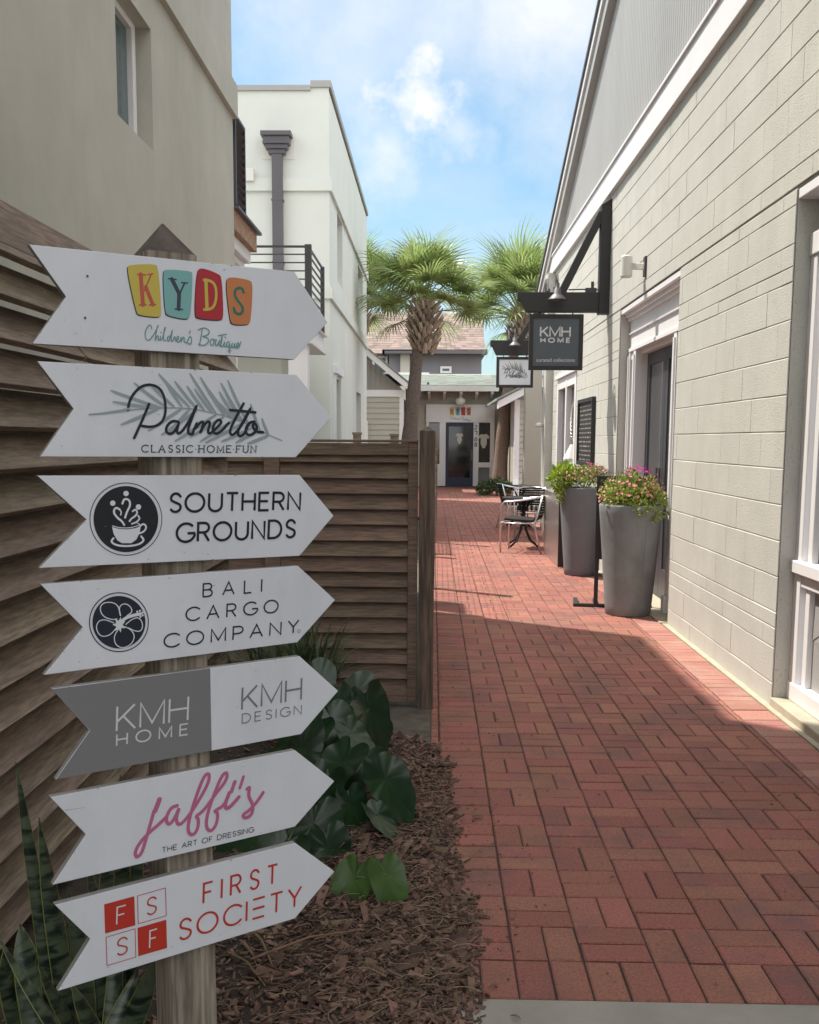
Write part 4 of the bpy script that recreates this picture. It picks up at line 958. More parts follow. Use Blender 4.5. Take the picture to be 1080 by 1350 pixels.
# board 4: hibiscus
B = boards[3]; c = zz(100, 750, 3.375)
k = bink(); px_stroke(k, c(*px_arc(191, 237, 131, 131, 0, 360, 60)[:-1]), 1.3, 0, True); px_poly(k, c(*px_arc(191, 237, 118, 117, 0, 360, 60)[:-1])); put(k, 'round_emblem', 'ink_navy', B)
k = bink(); k.k = .0014
for pts in (((182, 222), (160, 226), (120, 212), (104, 176), (120, 150), (160, 147), (188, 163), (196, 205)), ((198, 208), (190, 168), (214, 152), (240, 164), (252, 190), (226, 208)), ((168, 240), (130, 224), (100, 230), (87, 262), (108, 302), (150, 296), (178, 264)), ((188, 268), (168, 300), (174, 336), (205, 354), (246, 336), (262, 300), (246, 270), (216, 256)), ((222, 246), (250, 222), (280, 214), (298, 245), (290, 278), (260, 276), (234, 262))): px_stroke(k, c(*pts), 1.25, 2)
px_poly(k, c(*[(192 + (30 if i % 2 else 15) * math.cos(i * math.pi / 7), 248 + (36 if i % 2 else 18) * math.sin(i * math.pi / 7)) for i in range(14)]))
px_stroke(k, c((188, 250), (212, 222), (245, 208), (285, 200)), 4.2)
for (x, y) in ((272, 190), (284, 186), (295, 194), (296, 206), (286, 212)): px_poly(k, c(*px_arc(x, y, 5, 5, 0, 360, 10)[:-1]))
put(k, 'flower_drawing', 'board_white', B)
k = bink(); k.k = .0016; px_stroke(k, c((192, 246), (214, 226), (246, 213), (270, 208)), 1.6); put(k, 'stamen_line', 'ink_navy', B)
k = bink(); px_text(k, 'BALI', 267.5, 786.8, 344.5, 780, 17, 2.1, .75); px_text(k, 'CARGO', 245, 818.8, 366, 807, 17.3, 2.1, .55); px_text(k, 'COMPANY', 216, 854, 393, 833.5, 17.6, 2.1, .48); px_stroke(k, c(*px_arc(992, 276, 6, 7, 0, 360, 12)[:-1]), .5, 0, True); put(k, 'lettering', 'ink_navy', B)
# board 5: grey and white halves
B = boards[4]; bp5 = BOARDS[4][1]
t5 = (277 - bp5[0][0]) / (bp5[1][0] - bp5[0][0]); yt = bp5[0][1] + (bp5[1][1] - bp5[0][1]) * t5; t6 = (279 - bp5[4][0]) / (bp5[3][0] - bp5[4][0]); yb5 = bp5[4][1] + (bp5[3][1] - bp5[4][1]) * t6
k = bink(); k.k = .0004; px_poly(k, [(bp5[0][0] + 1.2, bp5[0][1] + .6), (277, yt + .4), (279, yb5 - .4), (bp5[4][0] + 1, bp5[4][1] - .5), (bp5[5][0] + .7, bp5[5][1])]); put(k, 'grey_panel', 'grey_panel', B)
k = bink(); k.k = .0012; px_text(k, 'KMH', 153.5, 963.5, 247, 949, 32, 2.7, .20); px_text(k, 'HOME', 153.5, 983, 247, 968, 14.8, 2.1, .62); put(k, 'lettering', 'ink_white', B)
k = bink(); px_text(k, 'KMH', 318.8, 935.5, 396.5, 922, 29, 2.7, .20); px_text(k, 'DESIGN', 319, 953.5, 397, 941, 12, 1.4, .42); put(k, 'lettering', 'ink_grey', B)
# board 6: brush script
B = boards[5]; c = zz(60, 980, 3.)
k = bink()
for pts, w in ((((450, 222), (440, 250), (432, 268)), 6.5), (((428, 268), (414, 320), (398, 375), (380, 435), (360, 453), (352, 432), (372, 392), (412, 350), (448, 320), (478, 290)), 4.6), (((520, 246), (494, 255), (474, 298), (486, 325), (510, 298), (530, 250), (514, 300), (526, 326), (556, 300), (600, 236), (645, 155), (648, 118), (628, 125), (602, 190), (572, 280), (560, 345), (578, 366), (600, 345), (606, 300), (592, 288), (622, 270), (672, 200), (716, 145), (718, 113), (698, 124), (668, 195), (640, 275), (633, 330), (652, 351), (676, 322), (682, 272), (664, 268), (704, 248), (722, 205)), 4.6), (((726, 195), (706, 250), (722, 260), (764, 212)), 5.), (((748, 152), (735, 190)), 5.), (((782, 132), (768, 176)), 4.2), (((796, 180), (808, 172), (800, 206), (822, 246), (814, 285), (786, 297), (778, 282), (806, 265), (840, 225), (860, 194)), 4.6)):
    px_stroke(k, c(*pts), w, 2)
put(k, 'script_lettering', 'ink_pink', B)
k = bink(); px_text(k, 'THE ART OF DRESSING', 213.6, 1124, 334, 1096.5, 6.6, .95, .26); put(k, 'lettering', 'ink_navy', B)
k = bink(); px_stroke(k, ((86, 1068), (112, 1064.5)), .5, 0, taper=(1.2, .5)); put(k, 'crack', 'ink_grey', B)
# board 7: squares and capitals
B = boards[6]; c = zz(60, 1110, 2.842)
k = bink()
px_poly(k, c((219, 234), (332, 203), (336, 312), (223, 343))); px_poly(k, c((344, 322), (452, 291), (455, 397), (347, 428)))
for q in (((344, 202), (449, 172), (452, 276), (347, 306)), ((226, 357), (335, 325), (338, 431), (230, 463))): px_stroke(k, c(*q), .9, 0, True)
put(k, 'red_squares', 'ink_red', B)
for (ch_, a_, b_, mt) in (('F', (266, 308), (298, 299), 'ink_white'), ('F', (389, 396), (415, 388), 'ink_white'), ('S', (376, 276), (413, 265), 'ink_red'), ('S', (264, 428), (304, 416), 'ink_red')):
    k = bink(); k.k = .0013; px_text(k, ch_, *c(a_)[0], *c(b_)[0], 22.3, 1.9); put(k, 'square_letter', mt, B)
k = bink()
px_text(k, 'FIRST', *c((591, 229))[0], *c((866, 152))[0], 25.5, 2.9, .58); px_text(k, 'SOCIΞTY', *c((498, 370))[0], *c((955, 236))[0], 26.5, 2.9, .32); put(k, 'lettering', 'ink_red', B)

mk = random.Random(77)
for B, (lab, pts) in zip(boards, BOARDS):
    k = bink(); k.k = .0018
    for _ in range(7):
        t, q = mk.uniform(.06, .9), mk.choice((mk.uniform(.03, .14), mk.uniform(.86, .97), mk.random()))
        x0, y0 = pts[0][0] + (pts[1][0] - pts[0][0]) * t, pts[0][1] + (pts[1][1] - pts[0][1]) * t; x1, y1 = pts[4][0] + (pts[3][0] - pts[4][0]) * t, pts[4][1] + (pts[3][1] - pts[4][1]) * t
        x, y = x0 + (x1 - x0) * q, y0 + (y1 - y0) * q; a = mk.uniform(-.5, .5); L = mk.uniform(.6, 2.6); px_stroke(k, ((x, y), (x + L * math.cos(a), y + L * math.sin(a))), mk.uniform(.4, .9), 0)
    for _ in range(9):      # chipped paint along the edges
        t = mk.random(); i = mk.choice((0, 2, 3, 4)); p, q = pts[i], pts[(i + 1) % 6]; x, y = p[0] + (q[0] - p[0]) * t, p[1] + (q[1] - p[1]) * t; cx_, cy_ = sum(a[0] for a in pts) / 6, sum(a[1] for a in pts) / 6; dx, dy = cx_ - x, cy_ - y; n_ = math.hypot(dx, dy); x += dx / n_ * .9; y += dy / n_ * .9
        px_stroke(k, ((x, y), (x + (q[0] - p[0]) * .004 * mk.uniform(.5, 2), y + (q[1] - p[1]) * .004 * mk.uniform(.5, 2))), mk.uniform(.5, 1.1), 0)
    put(k, 'chip_specks', 'board_edge', B)

# ================================================================== FAR END: SHOP, SHED, BACK HOUSE
YF = 32.
def F_(u, v): return yp(u, v, YF)
shop = thing('boutique_shop', 'small shop with navy door, white sign panel and green shingle roof at the path end', 'shop', (F_(605, 600).x, YF, 0))
xl, xr_ = F_(559, 560).x, F_(655, 560).x; zso = F_(605, 524).z
m_ = MB(); m_.box(xl - .6, xr_ + 2.2, YF + .12, YF + 6, -.05, zso + .35); part(m_, 'wall', M['chimney_beige'], shop)
m_ = MB(); a, b = F_(562, 533), F_(652, 557); m_.box(a.x, b.x, YF, YF + .12, b.z, a.z); pnl = part(m_, 'sign_panel', M['white_paint'], shop)
# frame posts round door and lights
m_ = MB()
for (u0, u1) in ((562, 565), (579.5, 587.5), (624, 631), (646, 651.5)): m_.box(F_(u0, 600).x, F_(u1, 600).x, YF - .005, YF + .12, -.02, b.z - .002)
for (u0, u1, v0, v1) in ((631, 646, 609.5, 616), (631, 646, 637, 641.5), (565, 579.5, 612, 641)): m_.box(F_(u0, 600).x, F_(u1, 600).x, YF - .002, YF + .12, F_(600, v1).z, F_(600, v0).z)
part(m_, 'door_frame', M['white_paint'], shop)
da, db = F_(587.5, 557.5), F_(624, 640.5); dz0, dz1 = .03, da.z
m_ = MB(); m_.box(da.x, db.x, YF + .04, YF + .09, dz0, dz0 + .26); m_.box(da.x, db.x, YF + .04, YF + .09, dz1 - .11, dz1); m_.box(da.x, da.x + .11, YF + .04, YF + .09, dz0 + .26, dz1 - .11); m_.box(db.x - .11, db.x, YF + .04, YF + .09, dz0 + .26, dz1 - .11)
dr = part(m_, 'door', M['door_navy'], shop)
m_ = MB(); m_.box(da.x + .11, db.x - .11, YF + .065, YF + .07, dz0 + .26, dz1 - .11); part(m_, 'door_glass', M['glass_dark'], dr)
m_ = MB(); m_.box(db.x - .085, db.x - .03, YF - .02, YF + .039, .85, 1.2); part(m_, 'door_handle', M['galvanised'], dr)
for nm, (u0, u1, v0, v1), mt in (('side_window', (631, 646, 558, 609.5), 'glass_dark'), ('side_window', (565, 579.5, 558, 612), 'glass_grey'), ('lower_panel', (631, 646, 616, 637), 'grey_stucco')):
    m_ = MB(); m_.box(F_(u0, 600).x, F_(u1, 600).x, YF + .06, YF + .1, F_(600, v1).z, F_(600, v0).z); part(m_, nm, M[mt], shop)
m_ = MB(); m_.box(xl - .1, xr_ + .1, YF - .35, YF + .1, -.03, .028); part(m_, 'door_step', M['dark_metal'], shop)
# eaves: gutter, fascia, brackets, roof
z0 = F_(605, 517).z
m_ = MB(); m_.box(F_(552, 510).x, F_(656, 510).x, YF - .75, YF - .62, z0 + .0, z0 + .17); m_.box(F_(554, 510).x, F_(654, 510).x, YF - .62, YF - .3, z0 - .0, z0 + .05); part(m_, 'gutter', M['white_paint'], shop)
for u in (566, 586, 607.5, 628, 648): m_ = MB(); x = F_(u, 520).x; m_.prism([(x - .04, YF + .1, z0), (x - .04, YF - .6, z0), (x - .04, YF - .6, z0 - .07), (x - .04, YF + .1, z0 - .24)], (.08, 0, 0)); part(m_, 'eave_bracket', M['white_paint'], shop)
m_ = MB()
zr1 = yp(600, 494, YF + 2.4).z
xa, xb = F_(516, 505).x - .6, F_(700, 505).x
n = 10
for i in range(n):
    t0, t1 = i / n, (i + 1) / n; y0, y1 = YF - .72 + 3.1 * t0, YF - .72 + 3.1 * t1; y1 += .2; za, zb = z0 + .17 + (zr1 - z0 - .17) * t0 + .03, z0 + .17 + (zr1 - z0 - .17) * (t1 + .2 / 3.1)
    x = xa
    while x < xb:
        w = .3; m_.face([(x, y0, za), (x + w, y0, za), (x + w, y1, zb), (x, y1, zb)]); m_.face([(x, y0, za - .05), (x + w, y0, za - .05), (x + w, y0, za), (x, y0, za)]); x += w
part(m_, 'roof', M['shingle_green'], shop)
m_ = MB(); p = F_(607, 529); m_.lathe([(.0, .16), (.05, .15), (.06, .1), (.15, .06), (.16, -.04), (.10, -.15), (0, -.16)], (p.x, YF - .3, p.z), 16); part(m_, 'porch_light', M['plastic_white'], shop, smooth=True)
m_ = MB(); p = F_(556, 522); m_.bar((p.x, YF - .7, p.z), (p.x - .25, YF - .95, p.z - .22), .12, .12, (0, 1, 0)); m_.bar((p.x + .1, YF - .6, p.z + .05), (p.x + .22, YF - .6, p.z + .4), .08, .06); part(m_, 'flood_light', M['dark_metal'], shop)
FS = Frame((0, YF - .001, 0), (1, 0, 0), (0, 0, 1), (0, -1, 0))
for i, (mt, u) in enumerate((('tile_yellow', 596), ('tile_teal', 603.5), ('tile_red', 610.8), ('tile_orange', 618))):
    k = Ink(FS); px_poly(k, [(u - 3.2, 537.2), (u + 3.0, 536.6), (u + 2.7, 547.6), (u - 2.4, 547.4)], 0); part_ink(k, 'letter_tile', M[mt], pnl)
    k = Ink(FS); k.k = .002; px_text(k, 'KYDS'[i], u - 1.4, 545.5, u + 1.5, 545.5, 6.4, 1.1); part_ink(k, 'letter', M['ink_coral' if i % 2 == 0 else 'ink_slate'], pnl)
k = Ink(FS)
for q in KIDS_SCRIPT: px_stroke(k, [(593 + (x - 218) / 690 * 28, 548.5 + (y - 525) / 210 * 7.5) for x, y in q], .32, 1)
part_ink(k, 'script_lettering', M['ink_teal'], pnl)
for ch_, v in zip('2168', (563.5, 571.3, 579.2, 586.5)):
    k = Ink(FS); k.k = .006; px_text(k, ch_, 625.8, v + 2.2, 628.8, v + 2.2, 5.2, .9); part_ink(k, 'house_number', M['ink_black'], shop)
# clothes shown behind the glass
def garment(name, label, u, v, h, sleeve):
    p = yp(u, v, YF - .0 + .035); s = MB(); w = h * .33
    pts = [(-w * .35, 0), (-w * .95, -h * .10), (-w * (.95 + sleeve), -h * .28), (-w * .75, -h * .34), (-w * .62, -h * .2), (-w * .66, -h * .68), (-w * .25, -h), (w * .25, -h), (w * .66, -h * .68), (w * .62, -h * .2), (w * .75, -h * .34), (w * (.95 + sleeve), -h * .28), (w * .95, -h * .10), (w * .35, 0), (0, -h * .07)]
    s.prism([(a, 0, b_) for a, b_ in pts], (0, .02, 0)); tag(s.build(name, M['cotton'], loc=(p.x, p.y, p.z)), label, 'clothing')
garment('baby_bodysuit', 'pale baby bodysuit hanging behind the glass of the navy door', 606, 571, .34, .1)
garment('small_dress', 'pale child dress displayed in the side window beside the navy door', 638, 572, .46, .3)
s = MB(); p = yp(655, 640, 31.6); s.box(-.05, .05, -.25, .25, 0, .62); o = s.build('leaning_board', M['door_navy'], loc=(p.x - .02, 31.5, 0)); o.rotation_euler = (0, R_(12), R_(0)); tag(o, 'dark blue board leaning by the shop side window', 'board')

# low shed with gable, left of the palm
YSH = 30.
sh = thing('lap_sided_shed', 'small gabled building with pale lap siding seen left of the palm trunk', 'shed', (yp(510, 600, YSH).x, YSH, 0))
ea = yp(537, 519, YSH); ze = yp(510, 523, YSH).z; ri = yp(478, 470, YSH); 
m_ = MB(); x1 = yp(531, 560, YSH).x; x0 = x1 - 5.5; nrow = 17
for i in range(nrow):
    za, zb = ze * i / nrow, ze * (i + 1) / nrow; m_.prism([(x0, YSH, za), (x0, YSH - .03, za), (x0, YSH - .005, zb), (x0, YSH, zb)], (x1 - x0, 0, 0))
m_.box(x0, x1, YSH, YSH + 5, 0, ze); wl_ = part(m_, 'wall', M['lap_siding'], sh)
slope = (ri.z - ea.z) / (ea.x - ri.x); xm = x1 - 2.6; zp = ze + .2 + slope * (x1 + .15 - xm)
m_ = MB(); m_.prism([(x1 + .0, YSH - .01, ze + .2), (xm, YSH - .01, zp - .02), (2 * xm - x1, YSH - .01, ze + .2)], (0, .1, 0))
for i in range(34): x = 2 * xm - x1 + i * .155; m_.box(x, x + .03, YSH - .03, YSH - .01, ze + .2, max(ze + .21, zp - slope * abs(x - xm) - .12))
part(m_, 'gable_boards', M['board_batten'], sh)
m_ = MB(); m_.box(x0, x1 + .05, YSH - .05, YSH + .02, ze, ze + .2); m_.box(x1 - .1, x1 + .03, YSH - .045, YSH + .02, 0, ze); 
for sg in (1, -1): m_.prism([(xm, YSH - .4, zp), (xm + sg * (x1 - xm + .25), YSH - .4, zp - slope * (x1 - xm + .25)), (xm + sg * (x1 - xm + .25), YSH - .4, zp - slope * (x1 - xm + .25) + .2), (xm, YSH - .4, zp + .22)], (0, .35, 0))
part(m_, 'trim', M['white_paint'], sh)
m_ = MB()
for sg in (1, -1): m_.prism([(xm, YSH - .45, zp + .221), (xm + sg * (x1 - xm + .3), YSH - .45, zp - slope * (x1 - xm + .3) + .225), (xm + sg * (x1 - xm + .3), YSH - .45, zp - slope * (x1 - xm + .3) + .26), (xm, YSH - .45, zp + .26)], (0, 6, 0))
part(m_, 'roof', M['shingle_green'], sh)
m_ = MB(); p = yp(481, 555, YSH); m_.box(p.x - .1, p.x + .1, YSH - .06, YSH + .01, .2, p.z); part(m_, 'window', M['white_paint'], sh)

# grey house behind, hipped brown roof
YH = 46.
def Hh(u, v, dy=0): return yp(u, v, YH + dy)
ho = thing('grey_house', 'grey house with brown shingle hip roof rising behind the shop', 'house', (Hh(570, 500).x, YH, 0))
m_ = MB(); m_.box(Hh(513, 480).x, Hh(635, 480).x, YH, YH + 9, 0, Hh(570, 462).z); m_.box(Hh(440, 480).x, Hh(513, 480).x, YH + 1.5, YH + 9, 0, Hh(500, 467, 1.5).z); part(m_, 'wall', M['grey_stucco'], ho)
rt = yp(560, 412, YH + 6).z
def shingles(mb, A, Bq, Cq, Dq, nr, nc):
    A, Bq, Cq, Dq = map(Vector, (A, Bq, Cq, Dq)); r2 = random.Random(9)
    for i in range(nr):
        t0, t1 = i / nr, min(1, (i + 1.8) / nr); L0, L1, R0, R1 = A.lerp(Dq, t0), A.lerp(Dq, t1), Bq.lerp(Cq, t0), Bq.lerp(Cq, t1); s0 = (i % 2) * .5 / nc
        cs = [0] + [min(1, max(0, (j + r2.uniform(-.15, .15)) / nc + s0)) for j in range(nc)] + [1]
        cs = sorted(set(cs))
        for p_, q_ in zip(cs, cs[1:]): mb.face([L0.lerp(R0, p_) + Vector((0, 0, -.04)), L0.lerp(R0, q_) + Vector((0, 0, -.04)), L0.lerp(R0, q_) + Vector((0, 0, .02)), L0.lerp(R0, p_) + Vector((0, 0, .02))]); mb.face([L0.lerp(R0, p_) + Vector((0, 0, .02)), L0.lerp(R0, q_) + Vector((0, 0, .02)), L1.lerp(R1, q_), L1.lerp(R1, p_)])
m_ = MB(); e0, e1_ = Hh(427, 467, .9), Hh(640, 467, .9); r0 = Vector((Hh(455, 412).x - .8, YH + 6, rt)); r1 = Vector((yp(636, 414, YH + 6).x + .0, YH + 6, rt))
shingles(m_, (e0.x, YH + .9, Hh(500, 466, .9).z), (e1_.x, YH + .9, Hh(500, 466, .9).z), r1, r0, 18, 26)
m_.face([r1, Vector((e1_.x, YH + .9, Hh(500, 466, .9).z)), Vector((e1_.x, YH + 11, Hh(500, 466, .9).z))])
# projecting hip over the middle bay
pk = Hh(575, 424, 3.2); a = Hh(504, 461, -.8); b = Hh(643, 461, -.8)
for A_, B_ in ((a, b),): shingles(m_, A_, B_, pk + Vector((.05, 0, 0)), pk, 14, 16)
shingles(m_, Vector((a.x, a.y + 7, a.z)), a, pk, pk + Vector((0, .05, 0)), 10, 8); shingles(m_, b, Vector((b.x, b.y + 7, b.z)), pk, pk + Vector((0, .05, 0)), 10, 8)
part(m_, 'roof', M['shingle_brown'], ho)
m_ = MB(); m_.box(a.x, b.x, YH - .8, YH - .7, a.z - .16, a.z); m_.box(a.x, a.x + .1, YH - .8, YH + 1, a.z - .16, a.z); m_.box(a.x + .02, b.x - .02, YH - .7, YH, a.z - .16, a.z - .12); part(m_, 'gutter', M['bronze_metal'], ho)
m_ = MB(); c_ = Hh(528, 470, -.3); d_ = Hh(540, 500, -.3); m_.box(c_.x, d_.x, YH - .3, YH, 0, Hh(530, 455, -.3).z); m_.box(c_.x - .06, d_.x + .06, YH - .36, YH, Hh(530, 458, -.3).z, Hh(530, 453, -.3).z); part(m_, 'chimney', M['chimney_beige'], ho)
for (u0, u1, v0, v1) in ((491, 511, 469, 494), (580.5, 595.5, 483, 492)):
    dy = 1.45 if u0 < 500 else -.05
    m_ = MB(); A_, B_ = Hh(u0, v1, dy), Hh(u1, v0, dy); m_.box(A_.x, B_.x, A_.y - .03, A_.y + .04, A_.z, B_.z); w_ = part(m_, 'window', M['white_paint'], ho)
    m_ = MB(); m_.box(A_.x + .1, B_.x - .1, A_.y - .04, A_.y - .031, A_.z + .1, B_.z - .1); part(m_, 'window_glass', M['glass_teal'], w_)
m_ = MB(); q0, q1 = Hh(510, 497, -.5), Hh(566, 491, -.5); m_.box(q0.x, q1.x, YH - .5, YH - .3, q0.z, q1.z); part(m_, 'eave_trim', M['white_paint'], ho)

# porch wing and square pier at the right of the lane
YP = 21.5
pr = thing('square_pier', 'square beige pier standing past the far hanging sign', 'pier', (yp(702, 640, YP).x, YP, 0))
m_ = MB(); x0, x1 = yp(691.5, 600, YP).x, yp(713, 600, YP).x; m_.box(x0, x1, YP, YP + .42, -.05, 3.3); m_.box(x0 - .05, x1 + .05, YP - .05, YP + .47, -.05, .12); part(m_, 'pier_shaft', M['chimney_beige'], pr, bevel=.01)
YW = 27.
wg = thing('porch_wing', 'grey sided wing with white corner boards behind the square pier', 'building', (yp(690, 640, YW).x, YW, 0))
m_ = MB(); x0 = yp(682, 560, YW).x; zt = yp(690, 527, YW).z
for i in range(16):
    za, zb = zt * i / 16, zt * (i + 1) / 16; m_.prism([(x0, YW, za), (x0, YW - .03, za), (x0, YW - .005, zb), (x0, YW, zb)], (6, 0, 0))
m_.box(x0, x0 + 6, YW, YW + 5, 0, zt); part(m_, 'wall', M['lap_siding'], wg)
m_ = MB(); m_.box(x0 - .08, x0 + .06, YW - .05, YW + .06, 0, zt); m_.prism([(x0 - .55, YW - .5, zt - .25), (x0 + 2.5, YW - .5, zt + 1.35), (x0 + 2.5, YW - .5, zt + 1.55), (x0 - .55, YW - .5, zt - .05)], (0, .5, 0)); part(m_, 'trim', M['white_paint'], wg)
m_ = MB(); m_.prism([(x0 - .6, YW - .55, zt - .04), (x0 + 2.6, YW - .55, zt + 1.57), (x0 + 2.6, YW - .55, zt + 1.62), (x0 - .6, YW - .55, zt + .02)], (0, 6, 0)); part(m_, 'roof', M['shingle_green'], wg)
m_ = MB(); m_.box(x0 - .1, x0 + 3, YW - .3, YW - .05, 0, .3); part(m_, 'wall_base', M['white_paint'], wg)

# ================================================================== PALMS
def fan_frond(seed, petiole=.8, R=.72):
    r = random.Random(seed); mb = MB()
    mb.tube([(0, 0, 0), (petiole * .5, 0, .03), (petiole, 0, .0)], [.016, .011, .008], 5, False)
    N = 32; droop = r.uniform(.2, .55)
    for i in range(N):
        t = i / (N - 1) * 2 - 1; ang = t * R_(128); L = R * (1 - .18 * abs(t)) * r.uniform(.82, 1.1); w0 = .0125; fold = .012 * (1 if i % 2 else -1)
        base = Vector((petiole - .02, 0, 0)); d = Vector((math.cos(ang), math.sin(ang), 0)); sd = Vector((-d.y, d.x, 0)); keel = .12 * abs(math.sin(ang))
        pts = []
        for s_ in (0, .3, .58, .8, 1.):
            z = keel * s_ * L * 1.2 - droop * (s_ ** 2.6) * L + fold * s_ * (1 - s_); sh_ = d * (s_ * L * (1 - .12 * droop * s_ * s_)); back_ = Vector((-.10 * s_ * s_ * L * (1 - math.cos(ang)) * .3, 0, 0))
            pts.append((base + sh_ + back_ + Vector((0, 0, z)), w0 * (1 + 1.4 * s_ if s_ < .58 else max(.06, 2.3 * (1 - s_) + .1))))
        for (p, wa), (q, wb_) in zip(pts, pts[1:]):
            mb.face([p - sd * wa, p + sd * wa, q + sd * wb_, q - sd * wb_])
    return mb
FR = [fan_frond(s) for s in range(5)]
def palm(name, label, base, crown, R, tr, trunk_m, nf=38, sc=1., group=None, seed=0, boots=True):
    t = thing(name, label, 'palm tree', base, 0, group); r = random.Random(seed); base, crown = Vector(base), Vector(crown); rel = crown - base
    s = MB(); pts = []; rs = []
    for i in range(16):
        u = i / 15; pts.append(Vector((rel.x * (u ** 1.6), rel.y * u, rel.z * u))); rs.append(tr * (1.25 - .45 * min(1, u * 1.6) + .06 * math.sin(i * 1.7)))
    s.tube(pts, rs, 14); tk = s.build('trunk', trunk_m, t, smooth=True)
    top = pts[-1]
    if boots:
        s = MB()
        for i in range(120):
            u = i / 120; a = i * 2.4; z = -1.25 + 1.15 * u; rr_ = tr * (1.0 + 1.0 * math.sin(math.pi * min(1, u * 1.0)) ** .8)
            c = top + Vector((0, 0, z)); d = Vector((math.cos(a), math.sin(a), 0)); sd = Vector((-d.y, d.x, 0)); up = (Vector((0, 0, 1)) * .8 + d * .55).normalized(); w = tr * .34; L = r.uniform(.16, .30)
            p = c + d * rr_ * .75; tip_ = p + up * L + d * .03
            s.mesh([p - sd * w, p + sd * w, p + d * .07, tip_ - sd * w * .55, tip_ + sd * w * .55, tip_ + d * .03], [(0, 1, 4, 3), (1, 2, 5, 4), (2, 0, 3, 5), (3, 4, 5)])
        s.build('leaf_bases', M['boot'], t)
    meshes = palm.meshes
    for i in range(nf):
        u = i / nf; el = R_(86 - 92 * u ** .95 + r.uniform(-9, 9)); az = i * 2.39996 + r.uniform(-.2, .2)
        o = bpy.data.objects.new('frond', meshes[i % 5]); col.objects.link(o); o.parent = t
        k = R / 1.5 * r.uniform(.88, 1.1) * sc; o.scale = (k, k, k); o.location = top + Vector((0, 0, -.1 - .25 * u))
        o.rotation_euler = Matrix.Rotation(az, 4, 'Z').to_3x3().to_4x4().to_euler() if False else (Matrix.Rotation(az, 4, 'Z') @ Matrix.Rotation(-el, 4, 'Y') @ Matrix.Rotation(r.uniform(-.5, .5), 4, 'X')).to_euler()
    return t
palm.meshes = []
for mb in FR:
    o = mb.build('frond', M['frond']); palm.meshes.append(o.data); bpy.data.objects.remove(o)
Yp = 23.
b_ = yp(541, 590, Yp); c_ = yp(560, 406, Yp)
palm('palm_tree', 'cabbage palm with stout leaning trunk and shaggy bulge, beside the shop door', (b_.x - .08, Yp, 0), (c_.x, Yp, c_.z + .20), 1.85, .18, M['palm_trunk'], 36, seed=1)
Yp = 29.5
b_ = yp(659, 600, Yp); c_ = yp(688, 398, Yp)
palm('palm_tree', 'cabbage palm with slim brown trunk right of the shop door, behind the hanging signs', (b_.x, Yp, 0), (c_.x, Yp, c_.z - .2), 2.5, .19, M['palm_trunk_tan'], 42, seed=2)
Yp = 29.
b_ = yp(462, 600, Yp); c_ = yp(470, 392, Yp)
palm('palm_tree', 'cabbage palm mostly hidden behind the corner of the pale building', (b_.x, Yp, 0), (c_.x, Yp, c_.z), 2.1, .19, M['palm_trunk'], 46, seed=3)

# ================================================================== PLANTS
def leaf_cloud(mb, c, rad, n, size, r, squash=1., up=.4):
    for _ in range(n):
        while True:
            p = Vector((r.uniform(-1, 1), r.uniform(-1, 1), r.uniform(-1, 1)))
            if .2 < p.length < 1: break
        p = p.normalized() * p.length ** .5
        q = Vector(c) + Vector((p.x * rad[0], p.y * rad[1], p.z * rad[2])); d = (p + Vector((r.gauss(0, .5), r.gauss(0, .5), r.gauss(0, .5) + up))).normalized(); sd = d.cross(Vector((r.gauss(0, 1), r.gauss(0, 1), r.gauss(0, 1)))).normalized(); L = size * r.uniform(.6, 1.3); w = L * .32; n_ = d.cross(sd) * L * .12
        mb.face([q, q + d * L * .5 + sd * w + n_, q + d * L, q + d * L * .5 - sd * w + n_])
def petals(mb, c, d, R, r, n=5):
    d = Vector(d).normalized(); a = d.cross(Vector((0, .3, 1))).normalized(); b = d.cross(a)
    for k in range(n):
        t = 2 * math.pi * k / n + r.uniform(-.2, .2); e = a * math.cos(t) + b * math.sin(t); s_ = -a * math.sin(t) + b * math.cos(t); c = Vector(c)
        mb.face([c, c + e * R * .6 + s_ * R * .42 + d * R * .25, c + e * R + d * R * .2, c + e * R * .6 - s_ * R * .42 + d * R * .25])
def planter(name, label, P, rr0, rr1, h, m):
    t = thing(name, label, 'planter', (P[0], P[1], 0)); s = MB(); w = .028
    prof = [(0, .002), (rr0 - .008, .0), (rr0, .01)] + [(rr0 + (rr1 - rr0) * (i / 14), .01 + (h - .02) * i / 14) for i in range(1, 14)] + [(rr1, h - .012), (rr1 - .004, h - .003), (rr1 - .012, h), (rr1 - w + .006, h), (rr1 - w, h - .006), (rr1 - w - .006, h - .09)]
    s.lathe(prof, (0, 0, 0), 56); s.build('pot', m, t, smooth=True)
    s = MB(); s.lathe([(rr1 - w - .005, h - .055), (.1, h - .035), (0, h - .03)], (0, 0, 0), 30); s.build('potting_soil', M['soil'], t, smooth=True); return t
